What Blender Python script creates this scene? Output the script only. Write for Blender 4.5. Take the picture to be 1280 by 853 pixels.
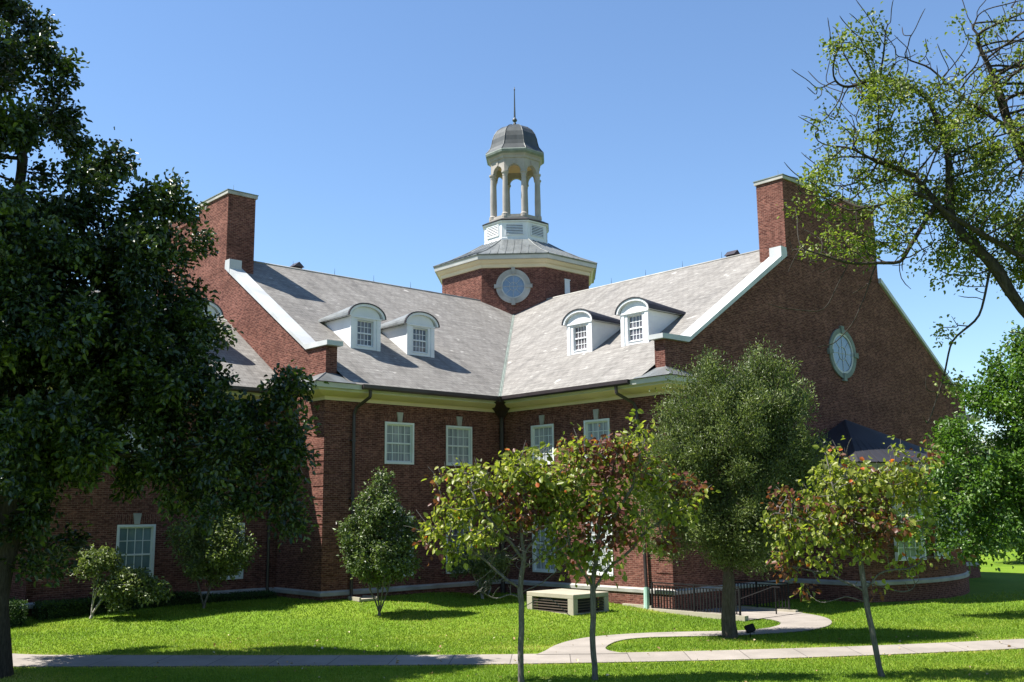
import bpy, bmesh, math
import numpy as np
from mathutils import Vector, Matrix
R = math.radians
scene = bpy.context.scene
for o in list(bpy.data.objects):
    bpy.data.objects.remove(o)
COL = scene.collection

# ------------------------------------------------------------------ camera
FPX, PITCH, ROLL, EYE = 1263.03, 9.5584, -0.0101, 3.7
cam_d = bpy.data.cameras.new('camera')
cam_d.sensor_width = 36.0
cam_d.lens = FPX / 1280 * 36.0
cam_d.clip_end = 3000
cam = bpy.data.objects.new('camera', cam_d)
COL.objects.link(cam)
M = Matrix.Rotation(R(90 + PITCH), 4, 'X') @ Matrix.Rotation(ROLL, 4, 'Z')
cam.rotation_euler = M.to_euler('XYZ')
cam.location = (0, 0, EYE)
scene.camera = cam

# ------------------------------------------------------------------ sky, sun
SUN_DIR = Vector((-0.632, -0.048, 1.0)).normalized()      # towards the sun
SKY_STRENGTH, SUN_STRENGTH, EXPOSURE = 0.076, 5.0, 1.4
world = bpy.data.worlds.new("World")
scene.world = world
world.use_nodes = True
wn = world.node_tree.nodes
wl = world.node_tree.links
bg = wn['Background']
sky = wn.new('ShaderNodeTexSky')
sky.sky_type = 'NISHITA'
sky.sun_disc = False
sky.sun_elevation = math.asin(SUN_DIR.z)
sky.sun_rotation = math.atan2(SUN_DIR.x, SUN_DIR.y)
sky.altitude = 150
sky.air_density = 1.12
sky.dust_density = 0.0
sky.ozone_density = 6.0
wl.new(sky.outputs[0], bg.inputs[0])
bg.inputs[1].default_value = SKY_STRENGTH
sun_d = bpy.data.lights.new('sun', 'SUN')
sun_d.energy = SUN_STRENGTH
sun_d.angle = R(0.53)
sun_d.color = (1.0, 0.955, 0.88)
sun = bpy.data.objects.new('sun', sun_d)
COL.objects.link(sun)
sun.rotation_euler = SUN_DIR.to_track_quat('Z', 'Y').to_euler()
scene.view_settings.view_transform = 'Standard'
scene.view_settings.look = 'None'
scene.view_settings.exposure = EXPOSURE
scene.view_settings.gamma = 1
scene.view_settings.use_curve_mapping = False
scene.render.engine = 'CYCLES'
scene.render.resolution_x, scene.render.resolution_y = 1024, 682

# ------------------------------------------------------------------ helpers
PH = 0.7386
OX, OY = -0.4762, 44.1597
LA, LB = 8.97, 9.20
ZE, OV, MS = 8.4927, 0.9828, 0.6348      # eave height, overhang, roof slope
RB, ZR = 10.2718, 15.6373                # ridge set-back and height
TC = 11.967                              # tower centre
GC, GB = -12.65, -25.3                   # gable centre and far corner
PH180 = PH + math.pi
def W(a, b, z=0.0):
    return Vector((OX - a*math.cos(PH) + b*math.sin(PH), OY - a*math.sin(PH) - b*math.cos(PH), z))
def smooth(t):
    t = np.clip(t, 0, 1); return t*t*(3-2*t)
def ground_z(x, y):
    x = np.asarray(x, float); y = np.asarray(y, float)
    z = 0.30*smooth((y-31)/6.0)*smooth((7-x)/5.0)
    z = z + 2.0*smooth((19-y)/17.0)
    z = z + 0.05*np.sin(x*0.31+1)*np.sin(y*0.27)*smooth((y-33)/4)*smooth((x-9)/3)
    qx_, qy_ = x-OX, y-OY
    a_ = -qx_*math.cos(PH)-qy_*math.sin(PH); b_ = qx_*math.sin(PH)-qy_*math.cos(PH)
    z = z + 0.22*smooth(1-(b_-.6)/3.2)*smooth((a_-1.0)/3.0)*smooth((26-a_)/6)*smooth((b_+12)/3)
    far = np.clip(y-60, 0, None)
    return z + 0.012*far*smooth(far/60)
CAMM = np.array(M.to_3x3())
def at(px, py, Y):
    d = CAMM @ np.array([(px-640)/FPX, -(py-426.5)/FPX, -1.0])
    return Vector((d[0]/d[1]*Y, Y, EYE + d[2]/d[1]*Y))

def tag(o, label=None, cat=None, group=None, kind=None):
    if label: o['label'] = label
    if cat: o['category'] = cat
    if group: o['group'] = group
    if kind: o['kind'] = kind
    return o
def empty(name, loc=(0, 0, 0), rz=0.0):
    o = bpy.data.objects.new(name, None)
    o.location = loc; o.rotation_euler = (0, 0, rz); o.empty_display_size = 0.3
    COL.objects.link(o); return o
def link_mesh(name, me, mats, parent=None):
    if not isinstance(mats, (list, tuple)): mats = [mats]
    for m in mats: me.materials.append(m)
    o = bpy.data.objects.new(name, me)
    COL.objects.link(o)
    if parent is not None: o.parent = parent
    return o
def box_uv(bm, swap=False):
    uv = bm.loops.layers.uv.new('UVMap')
    for f in bm.faces:
        n = f.normal
        if abs(n.z) > 0.93 or n.length < 1e-6:
            for l in f.loops: l[uv].uv = (l.vert.co.x, l.vert.co.y)
        else:
            t = Vector((-n.y, n.x, 0)).normalized(); s = n.cross(t)
            for l in f.loops:
                p = (l.vert.co.dot(t), l.vert.co.dot(s))
                l[uv].uv = (p[1], p[0]) if swap else p
def build(name, bm, mats, parent=None, smooth_=False, swap=False, recalc=True):
    if recalc: bmesh.ops.recalc_face_normals(bm, faces=bm.faces)
    bm.normal_update()
    box_uv(bm, swap)
    me = bpy.data.meshes.new(name)
    bm.to_mesh(me); bm.free()
    if smooth_:
        me.polygons.foreach_set('use_smooth', [True]*len(me.polygons))
    return link_mesh(name, me, mats, parent)
def box(bm, x0, x1, y0, y1, z0, z1, mi=0, bev=0):
    vs = [bm.verts.new(p) for p in ((x0,y0,z0),(x1,y0,z0),(x1,y1,z0),(x0,y1,z0),(x0,y0,z1),(x1,y0,z1),(x1,y1,z1),(x0,y1,z1))]
    fs = []
    for q in ((0,3,2,1),(4,5,6,7),(0,1,5,4),(1,2,6,5),(2,3,7,6),(3,0,4,7)):
        f = bm.faces.new([vs[i] for i in q]); f.material_index = mi; fs.append(f)
    return vs
def quad(bm, pts, mi=0):
    f = bm.faces.new([bm.verts.new(p) for p in pts]); f.material_index = mi; return f
def prism(bm, pts, off, mi=0):
    """pts: planar polygon, off: extrusion vector"""
    a = [bm.verts.new(p) for p in pts]
    b = [bm.verts.new(Vector(p)+Vector(off)) for p in pts]
    n = len(pts)
    fs = [bm.faces.new(a), bm.faces.new(b[::-1])]
    for i in range(n):
        fs.append(bm.faces.new((a[i], a[(i+1) % n], b[(i+1) % n], b[i])))
    for f in fs: f.material_index = mi
def sweep(bm, path, prof, closed=False, mi=0, cap=True):
    """path of plan points, outward = right-hand side; prof = [(d,z)...]; mi may be a list per profile segment"""
    n = len(path); rings = []
    P = [Vector(p) for p in path]
    for i in range(n):
        ns = []
        if closed or i > 0:
            d = (P[i]-P[i-1]).normalized(); ns.append(Vector((d.y, -d.x)))
        if closed or i < n-1:
            d = (P[(i+1) % n]-P[i]).normalized(); ns.append(Vector((d.y, -d.x)))
        if len(ns) == 2: m = (ns[0]+ns[1])/(1+ns[0].dot(ns[1]))
        else: m = ns[0]
        rings.append([bm.verts.new((P[i].x+m.x*d_, P[i].y+m.y*d_, z)) for d_, z in prof])
    segs = n if closed else n-1
    for i in range(segs):
        r0, r1 = rings[i], rings[(i+1) % n]
        for k in range(len(prof)-1):
            f = bm.faces.new((r0[k], r1[k], r1[k+1], r0[k+1]))
            f.material_index = mi[k] if isinstance(mi, list) else mi
    if not closed and cap:
        bm.faces.new(rings[0]); bm.faces.new(rings[-1][::-1])
def octa(r):   # plan points of an octagon of apothem r, clockwise so outward = right... built counter-clockwise
    c = r/math.cos(math.pi/8)
    return [(-TC + c*math.cos(-(math.pi/8+i*math.pi/4)), -TC + c*math.sin(-(math.pi/8+i*math.pi/4))) for i in range(8)]
def octa_loft(bm, prof, mi=0, captop=False, capbot=False):
    rings = []
    for r, z in prof:
        rings.append([bm.verts.new((x, y, z)) for x, y in octa(max(r, 1e-3))])
    for a, b in zip(rings[:-1], rings[1:]):
        for i in range(8):
            f = bm.faces.new((a[i], a[(i+1) % 8], b[(i+1) % 8], b[i])); f.material_index = mi
    if captop: bm.faces.new(rings[-1])
    if capbot: bm.faces.new(rings[0][::-1])
def cyl(bm, p0, p1, r0, r1=None, n=8, cap=True, mi=0):
    r1 = r0 if r1 is None else r1
    p0 = Vector(p0); p1 = Vector(p1); d = (p1-p0).normalized()
    u = d.orthogonal().normalized(); v = d.cross(u)
    A = [bm.verts.new(p0+(u*math.cos(t)+v*math.sin(t))*r0) for t in [2*math.pi*i/n for i in range(n)]]
    B = [bm.verts.new(p1+(u*math.cos(t)+v*math.sin(t))*r1) for t in [2*math.pi*i/n for i in range(n)]]
    fs = [bm.faces.new((A[i], A[(i+1) % n], B[(i+1) % n], B[i])) for i in range(n)]
    if cap: fs += [bm.faces.new(A[::-1]), bm.faces.new(B)]
    for f in fs: f.material_index = mi
def lathe(bm, c, prof, n=14, mi=0):
    rings = [[bm.verts.new((c[0]+r*math.cos(2*math.pi*i/n), c[1]+r*math.sin(2*math.pi*i/n), c[2]+z)) for i in range(n)] for r, z in prof]
    for a, b in zip(rings[:-1], rings[1:]):
        for i in range(n): bm.faces.new((a[i], a[(i+1) % n], b[(i+1) % n], b[i])).material_index = mi
    bm.faces.new(rings[0][::-1]); bm.faces.new(rings[-1])

# ------------------------------------------------------------------ materials
class NT:
    def __init__(s, name, rough=0.8, spec=0.3):
        s.m = bpy.data.materials.new(name); s.m.use_nodes = True
        s.n = s.m.node_tree.nodes; s.l = s.m.node_tree.links
        s.b = s.n['Principled BSDF']
        s.b.inputs['Roughness'].default_value = rough
        s.b.inputs['Specular IOR Level'].default_value = spec
        s.c = None
    def coord(s, which='Object', scale=(1, 1, 1), rot=(0, 0, 0)):
        tc = s.n.new('ShaderNodeTexCoord'); mp = s.n.new('ShaderNodeMapping')
        mp.inputs['Scale'].default_value = scale; mp.inputs['Rotation'].default_value = rot
        s.l.new(tc.outputs[which], mp.inputs[0]); return mp.outputs[0]
    def noise(s, vec, scale=1.0, detail=4, rough=0.55, dist=0):
        t = s.n.new('ShaderNodeTexNoise'); t.inputs['Scale'].default_value = scale
        t.inputs['Detail'].default_value = detail; t.inputs['Roughness'].default_value = rough
        t.inputs['Distortion'].default_value = dist
        s.l.new(vec, t.inputs['Vector']); return t.outputs[0]
    def ramp(s, fac, stops, interp='LINEAR'):
        r = s.n.new('ShaderNodeValToRGB'); r.color_ramp.interpolation = interp
        e = r.color_ramp.elements
        while len(e) > 1: e.remove(e[-1])
        e[0].position = stops[0][0]; e[0].color = col4(stops[0][1])
        for p, c in stops[1:]:
            k = e.new(p); k.color = col4(c)
        s.l.new(fac, r.inputs[0]); return r.outputs[0]
    def mix(s, fac, a, b, mode='MIX'):
        x = s.n.new('ShaderNodeMix'); x.data_type = 'RGBA'; x.blend_type = mode
        for v, i in ((fac, 0), (a, 6), (b, 7)):
            if hasattr(v, 'is_linked') or hasattr(v, 'links'): s.l.new(v, x.inputs[i])
            elif i == 0: x.inputs[0].default_value = v
            else: x.inputs[i].default_value = col4(v)
        return x.outputs[2]
    def base(s, c):
        if hasattr(c, 'links'): s.l.new(c, s.b.inputs['Base Color'])
        else: s.b.inputs['Base Color'].default_value = col4(c)
    def bump(s, h, strength=0.3, dist=0.02):
        b = s.n.new('ShaderNodeBump'); b.inputs['Strength'].default_value = strength
        b.inputs['Distance'].default_value = dist
        s.l.new(h, b.inputs['Height']); s.l.new(b.outputs[0], s.b.inputs['Normal'])
def col4(c):
    if isinstance(c, (int, float)): c = (c, c, c)
    return (c[0], c[1], c[2], 1.0)
def simple(name, c, rough=0.7, spec=0.3, var=0.25, scale=2.0, metal=0.0, bump=0.0):
    t = NT(name, rough, spec); v = t.coord()
    n = t.noise(v, scale, 6)
    lo = [x*(1-var) for x in c]; hi = [min(1, x*(1+var)) for x in c]
    t.base(t.ramp(n, [(0.3, lo), (0.7, hi)])); t.b.inputs['Metallic'].default_value = metal
    if bump: t.bump(t.noise(v, scale*12, 3), bump, 0.01)
    return t.m
def brick_mat(name='brick'):
    t = NT(name, 0.95, 0.04); v = t.coord('UV')
    br = t.n.new('ShaderNodeTexBrick')
    br.offset = 0.5; br.squash = 1.0
    for k, x in (('Scale', 1.0), ('Mortar Size', 0.0075), ('Mortar Smooth', 0.2), ('Bias', 0.0), ('Brick Width', 0.21), ('Row Height', 0.073)):
        br.inputs[k].default_value = x
    br.inputs['Color1'].default_value = col4((0.094, 0.033, 0.027))
    br.inputs['Color2'].default_value = col4((0.205, 0.084, 0.064))
    br.inputs['Mortar'].default_value = col4((0.265, 0.165, 0.13))
    t.l.new(v, br.inputs['Vector'])
    vv = t.coord('UV', (4.6, 13.5, 1))
    n0 = t.noise(vv, 1.0, 2, 0.7)
    c = t.mix(t.ramp(n0, [(0.45, 0), (0.62, 1)]), br.outputs[0], (0.050, 0.024, 0.021), 'MIX')
    c = t.mix(0.62, br.outputs[0], c)
    n1 = t.noise(t.coord('UV', (0.35, 0.8, 1)), 1.3, 5)
    c = t.mix(0.8, c, t.ramp(n1, [(0.28, 0.6), (0.68, 1.08)]), 'MULTIPLY')
    st = t.noise(t.coord('UV', (1.6, 0.12, 1)), 1.5, 5, 0.6)
    c = t.mix(0.5, c, t.ramp(st, [(0.3, 0.6), (0.62, 1.08)]), 'MULTIPLY')
    t.base(c)
    t.bump(br.outputs[1], -0.4, 0.01)
    return t.m
def slate_mat():
    t = NT('slate', 0.75, 0.25); v = t.coord('UV')
    br = t.n.new('ShaderNodeTexBrick'); br.offset = 0.5
    for k, x in (('Scale', 1.0), ('Mortar Size', 0.010), ('Mortar Smooth', 0.6), ('Bias', 0.0), ('Brick Width', 0.30), ('Row Height', 0.235)):
        br.inputs[k].default_value = x
    br.inputs['Color1'].default_value = col4((0.30, 0.285, 0.265))
    br.inputs['Color2'].default_value = col4((0.385, 0.37, 0.345))
    br.inputs['Mortar'].default_value = col4((0.17, 0.16, 0.15))
    t.l.new(v, br.inputs['Vector'])
    streak = t.noise(t.coord('UV', (1.1, 0.16, 1)), 1.4, 6, 0.62, 0.3)
    rows = t.noise(t.coord('UV', (0.5, 4.4, 1)), 1.2, 3, 0.7)
    fine = t.noise(t.coord('UV', (3.0, 4.2, 1)), 1.6, 4, 0.8)
    spots = t.noise(t.coord('UV', (1.0, 1.6, 1)), 1.15, 3, 0.5)
    c = t.mix(0.85, br.outputs[0], t.ramp(streak, [(0.30, (0.60, 0.595, 0.60)), (0.48, (0.90, 0.89, 0.88)), (0.62, (1, 1, 1))]), 'MULTIPLY')
    c = t.mix(0.65, c, t.ramp(rows, [(0.38, 0.64), (0.60, 1.0)]), 'MULTIPLY')
    c = t.mix(0.5, c, t.ramp(fine, [(0.38, 0.62), (0.62, 1.0)]), 'MULTIPLY')
    c = t.mix(t.ramp(spots, [(0.66, 0), (0.72, 0.7)]), c, (0.62, 0.60, 0.56))
    c = t.mix(1.0, c, (0.68, 0.675, 0.67), 'MULTIPLY')
    t.base(c)
    t.bump(br.outputs[1], -0.5, 0.02)
    return t.m
def grass_mat():
    t = NT('grass_ground', 0.9, 0.1); v = t.coord()
    n1 = t.noise(v, 0.22, 4, 0.6); n2 = t.noise(v, 2.2, 6, 0.75); n3 = t.noise(t.coord('Object', (14, 5, 1)), 1.0, 4, 0.8)
    c = t.ramp(n1, [(0.30, (0.10, 0.19, 0.014)), (0.5, (0.14, 0.235, 0.018)), (0.72, (0.20, 0.27, 0.026))])
    c = t.mix(0.6, c, t.ramp(n2, [(0.3, 0.55), (0.65, 1.0)]), 'MULTIPLY')
    c = t.mix(0.7, c, t.ramp(n3, [(0.3, 0.5), (0.65, 1.0)]), 'MULTIPLY')
    bare = t.noise(v, 0.33, 3, 0.5)
    c = t.mix(t.ramp(bare, [(0.67, 0), (0.76, 0.55)]), c, (0.34, 0.27, 0.11))
    t.base(c); t.bump(n2, 0.5, 0.05)
    return t.m
def leaf_mat(name, stops, rough=0.45, trans=0.35, spec=0.45):
    t = NT(name, rough, spec)
    at_ = t.n.new('ShaderNodeAttribute'); at_.attribute_name = 'rnd'; at_.attribute_type = 'GEOMETRY'
    c = t.ramp(at_.outputs['Fac'], stops); t.base(c)
    tr = t.n.new('ShaderNodeBsdfTranslucent')
    t.l.new(t.mix(1.0, c, (1.25, 1.35, 0.6), 'MULTIPLY'), tr.inputs[0])
    ms = t.n.new('ShaderNodeMixShader'); ms.inputs[0].default_value = trans
    t.l.new(t.b.outputs[0], ms.inputs[1]); t.l.new(tr.outputs[0], ms.inputs[2])
    t.l.new(ms.outputs[0], t.n['Material Output'].inputs[0])
    return t.m
def glass_mat(name, c1, c2, scale=(3, 0.6, 1)):
    t = NT(name, 0.06, 0.6); v = t.coord('UV', scale)
    n = t.noise(v, 1.0, 3)
    t.base(t.ramp(n, [(0.35, c1), (0.65, c2)]))
    return t.m
def seam_metal(name, c, metal=0.3, rough=0.5):
    t = NT(name, rough, 0.4); v = t.coord('UV', (0.7, 0.25, 1))
    n = t.noise(v, 2.0, 6, 0.65)
    t.base(t.ramp(n, [(0.3, [x*0.6 for x in c]), (0.5, c), (0.7, [x*1.35 for x in c])]))
    t.b.inputs['Metallic'].default_value = metal
    return t.m
def concrete_mat(name, c, joint=0):
    t = NT(name, 0.9, 0.2); v = t.coord()
    n = t.noise(v, 0.9, 8, 0.65); n2 = t.noise(v, 30, 3, 0.6)
    cc = t.ramp(n, [(0.3, [x*0.78 for x in c]), (0.7, [min(1, x*1.12) for x in c])])
    cc = t.mix(0.3, cc, t.ramp(n2, [(0.3, 0.6), (0.7, 1.0)]), 'MULTIPLY')
    if joint:
        b = t.n.new('ShaderNodeTexBrick'); b.offset = 0.0
        for k, x in (('Scale', 1.0), ('Mortar Size', 0.013), ('Mortar Smooth', 0.3), ('Brick Width', joint), ('Row Height', 50.0)):
            b.inputs[k].default_value = x
        b.inputs['Color1'].default_value = col4(1.0); b.inputs['Color2'].default_value = col4(0.9); b.inputs['Mortar'].default_value = col4(0.35)
        t.l.new(t.coord('UV'), b.inputs['Vector'])
        cc = t.mix(1.0, cc, b.outputs[0], 'MULTIPLY')
    t.base(cc); t.bump(n2, 0.2, 0.005)
    return t.m
def bark_mat(name, c):
    t = NT(name, 0.95, 0.1); v = t.coord('Object', (1, 1, 0.22))
    n = t.noise(v, 26, 5, 0.7); n2 = t.noise(t.coord(), 3, 4)
    cc = t.ramp(n, [(0.3, [x*0.45 for x in c]), (0.65, [min(1, x*1.35) for x in c])])
    cc = t.mix(0.4, cc, t.ramp(n2, [(0.3, 0.6), (0.7, 1.0)]), 'MULTIPLY')
    t.base(cc); t.bump(n, 0.8, 0.03)
    return t.m

BRICK = brick_mat(); SLATE = slate_mat(); GRASS = grass_mat()
WHITE = simple('white_paint', (0.60, 0.61, 0.62), 0.55, 0.4, 0.08, 1.5)
def clap():
    t = NT('clapboard', 0.6, 0.4); v = t.coord('Object')
    w = t.n.new('ShaderNodeTexWave'); w.bands_direction = 'Z'; w.wave_profile = 'SAW'; w.inputs['Scale'].default_value = 1.25
    t.l.new(v, w.inputs['Vector'])
    t.base(t.ramp(t.noise(v, 2, 4), [(0.3, (0.60, 0.61, 0.63)), (0.7, (0.68, 0.69, 0.70))])); t.bump(w.outputs[1], 0.5, 0.03)
    return t.m
CLAP = clap()
CREAM = simple('cream_paint', (0.58, 0.49, 0.34), 0.55, 0.3, 0.07, 1.0)
PALE = simple('pale_green_paint', (0.42, 0.42, 0.40), 0.5, 0.35, 0.1, 1.2)
STONE = simple('limestone', (0.32, 0.31, 0.285), 0.85, 0.2, 0.22, 1.6, bump=0.2)
COPING = simple('coping_metal', (0.42, 0.43, 0.43), 0.5, 0.4, 0.2, 0.8)
GUTTER = simple('dark_bronze', (0.030, 0.022, 0.024), 0.4, 0.5, 0.3, 1.5)
DARKMETAL = seam_metal('dark_roof_metal', (0.022, 0.021, 0.026), 0.1, 0.6)
ZINC = seam_metal('grey_roof_metal', (0.15, 0.16, 0.16), 0.35, 0.45)
DOMEM = seam_metal('weathered_copper', (0.062, 0.066, 0.064), 0.35, 0.45)
VERDI = simple('verdigris_trim', (0.15, 0.175, 0.155), 0.7, 0.3, 0.25, 2.0)
GREENPIPE = simple('green_pipe', (0.30, 0.46, 0.38), 0.6, 0.3, 0.2, 2.0)
BLACKIRON = simple('black_iron', (0.010, 0.010, 0.011), 0.7, 0.15, 0.2, 4)
LOUVD = simple('louver_dark', (0.04, 0.04, 0.045), 0.7, 0.2, 0.2, 3)
COLST = simple('column_stone', (0.30, 0.275, 0.25), 0.85, 0.2, 0.16, 1.5, bump=0.15)
WINW = simple('window_paint', (0.60, 0.62, 0.60), 0.5, 0.35, 0.08, 1.2)
GLASS_CURT = glass_mat('curtained_glass', (0.17, 0.19, 0.205), (0.36, 0.375, 0.38), (5, 0.5, 1))
GLASS_DARK = glass_mat('dark_glass', (0.03, 0.035, 0.045), (0.16, 0.14, 0.15), (2.2, 0.9, 1))
GLASS_ROUND = glass_mat('round_glass', (0.10, 0.15, 0.22), (0.20, 0.27, 0.36), (0.8, 0.8, 1))
GLASS_BLUE = glass_mat('pale_blind_glass', (0.09, 0.14, 0.15), (0.20, 0.27, 0.28), (1, 0.5, 1))
CONC = concrete_mat('path_concrete', (0.28, 0.25, 0.22), 1.5)
CONC2 = concrete_mat('vent_concrete', (0.34, 0.31, 0.24))
BARK = bark_mat('oak_bark', (0.085, 0.07, 0.058)); BARKD = bark_mat('dark_bark', (0.045, 0.038, 0.032)); BARKG = bark_mat('grey_bark', (0.14, 0.125, 0.11)); BARKR = bark_mat('redbud_bark', (0.125, 0.113, 0.105)); BARKP = bark_mat('pale_bark', (0.36, 0.33, 0.30))

# ------------------------------------------------------------------ the ground, paths
def axis(lo, hi, fine_lo, fine_hi, step):
    f = list(np.arange(fine_lo, fine_hi+1e-6, step)); v = fine_hi; s = step
    up = []
    while v < hi: s *= 1.35; v += s; up.append(min(v, hi))
    v = fine_lo; s = step; dn = []
    while v > lo: s *= 1.35; v -= s; dn.append(max(v, lo))
    return np.array(dn[::-1]+f+up)
xs = axis(-900, 900, -24, 26, 0.5); ys = axis(-200, 1500, -4, 56, 0.5)
GX, GY = np.meshgrid(xs, ys); GZ = ground_z(GX, GY)
nv = len(xs); me = bpy.data.meshes.new('lawn')
vv = np.stack([GX.ravel(), GY.ravel(), GZ.ravel()], 1)
ii = np.arange((len(ys)-1)*(nv-1)); rr = ii//(nv-1); cc_ = ii % (nv-1); b0 = rr*nv+cc_
ff = np.stack([b0, b0+1, b0+nv+1, b0+nv], 1)
me.from_pydata(vv.tolist(), [], ff.tolist())
me.polygons.foreach_set('use_smooth', [True]*len(me.polygons))
tag(link_mesh('lawn', me, GRASS), kind='structure')

main_up = [(-60, 31.0), (-30, 29.6), (-13.9, 28.25), (-7, 27.6), (-0.1, 27.25), (7, 27.75), (14.3, 29.3), (24, 32.4), (40, 38.5)]
main_lo = [(-60, 28.8), (-30, 27.4), (-12.8, 26.05), (-6, 25.75), (-0.1, 25.6), (6.6, 26.05), (13.3, 27.4), (23, 30.4), (40, 36.5)]
def resamp(pts, n):
    P = np.array(pts, float); s = np.r_[0, np.cumsum(np.hypot(*(P[1:]-P[:-1]).T))]
    # Catmull style smoothing by dense chaikin
    for _ in range(3):
        Q = [P[0]]
        for a, b in zip(P[:-1], P[1:]): Q += [a*.75+b*.25, a*.25+b*.75]
        Q.append(P[-1]); P = np.array(Q)
    s = np.r_[0, np.cumsum(np.hypot(*(P[1:]-P[:-1]).T))]
    t = np.linspace(0, s[-1], n)
    return np.stack([np.interp(t, s, P[:, 0]), np.interp(t, s, P[:, 1])], 1)
def strip(name, A, B, off, mat, th=0.0):
    bm = bmesh.new(); uvl = bm.loops.layers.uv.new('UVMap')
    n = len(A); K = 4
    rows = []
    s = np.r_[0, np.cumsum(np.hypot(*((A[1:]+B[1:]-A[:-1]-B[:-1])/2).T))]
    for i in range(n):
        rows.append([bm.verts.new((*(A[i]*(1-k/K)+B[i]*k/K), float(ground_z(*(A[i]*(1-k/K)+B[i]*k/K)))+off)) for k in range(K+1)])
    for i in range(n-1):
        for k in range(K):
            f = bm.faces.new((rows[i][k], rows[i+1][k], rows[i+1][k+1], rows[i][k+1]))
            for l, u in zip(f.loops, ((s[i], k), (s[i+1], k), (s[i+1], k+1), (s[i], k+1))): l[uvl].uv = (u[0], u[1]*0.3+0.1)
    # edges down into the soil
    for k in (0, K):
        for i in range(n-1):
            a, b = rows[i][k].co, rows[i+1][k].co
            quad(bm, (a, b, b-Vector((0, 0, .06)), a-Vector((0, 0, .06))))
    bmesh.ops.recalc_face_normals(bm, faces=bm.faces)
    for f in bm.faces:
        if f.normal.z < -0.5: f.normal_flip()
    m = bpy.data.meshes.new(name); bm.to_mesh(m); bm.free()
    return tag(link_mesh(name, m, mat), kind='structure')
MU, ML = resamp(main_up, 160), resamp(main_lo, 160)
strip('footpath', MU, ML, 0.022, CONC)
cu = [(0.55, 27.2), (0.83, 27.95), (1.05, 28.9), (1.6, 30.1), (2.4, 31.0), (3.8, 31.6), (5.5, 31.85), (6.95, 31.95), (7.95, 32.6), (8.6, 33.6), (8.75, 34.6), (8.4, 35.5), (7.7, 36.0), (7.1, 35.8)]
cl = [(2.9, 27.2), (2.35, 27.95), (2.6, 29.1), (3.0, 30.0), (3.7, 30.55), (5.0, 30.7), (6.1, 30.75), (7.5, 31.1), (8.9, 31.75), (9.9, 32.9), (10.5, 34.4), (10.6, 35.9), (10.1, 37.2), (9.5, 38.0)]
CU, CLW = resamp(cu, 90), resamp(cl, 90)
strip('winding_path', CU, CLW, 0.031, CONC)

# ------------------------------------------------------------------ the brick hall
hall = empty('brick_hall', W(0, 0, 0), PH180)
tag(hall, 'red brick two storey hall with grey slate roofs and a domed cupola', 'building')

def wall_rect(bm, o, u, w, z0, z1, openings, inward, rev=0.16):
    """rectangular wall from plan point o along u (unit), with rectangular openings (u0,u1,z0,z1)"""
    o = Vector(o); u = Vector(u); inn = Vector((inward[0], inward[1], 0))
    us = sorted({0, w, *[x for q in openings for x in q[:2]]}); zs = sorted({z0, z1, *[x for q in openings for x in q[2:]]})
    P = lambda s, z: Vector((o.x+u.x*s, o.y+u.y*s, z))
    for a, b in zip(us[:-1], us[1:]):
        for c, d in zip(zs[:-1], zs[1:]):
            m, k = (a+b)/2, (c+d)/2
            if any(q[0] < m < q[1] and q[2] < k < q[3] for q in openings): continue
            quad(bm, (P(a, c), P(b, c), P(b, d), P(a, d)))
    for q in openings:
        a, b, c, d = q; c4 = [(a, c), (b, c), (b, d), (a, d)]
        for i in range(4):
            p, r = P(*c4[i]), P(*c4[(i+1) % 4]); quad(bm, (p, r, r+inn*rev, p+inn*rev))
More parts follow.
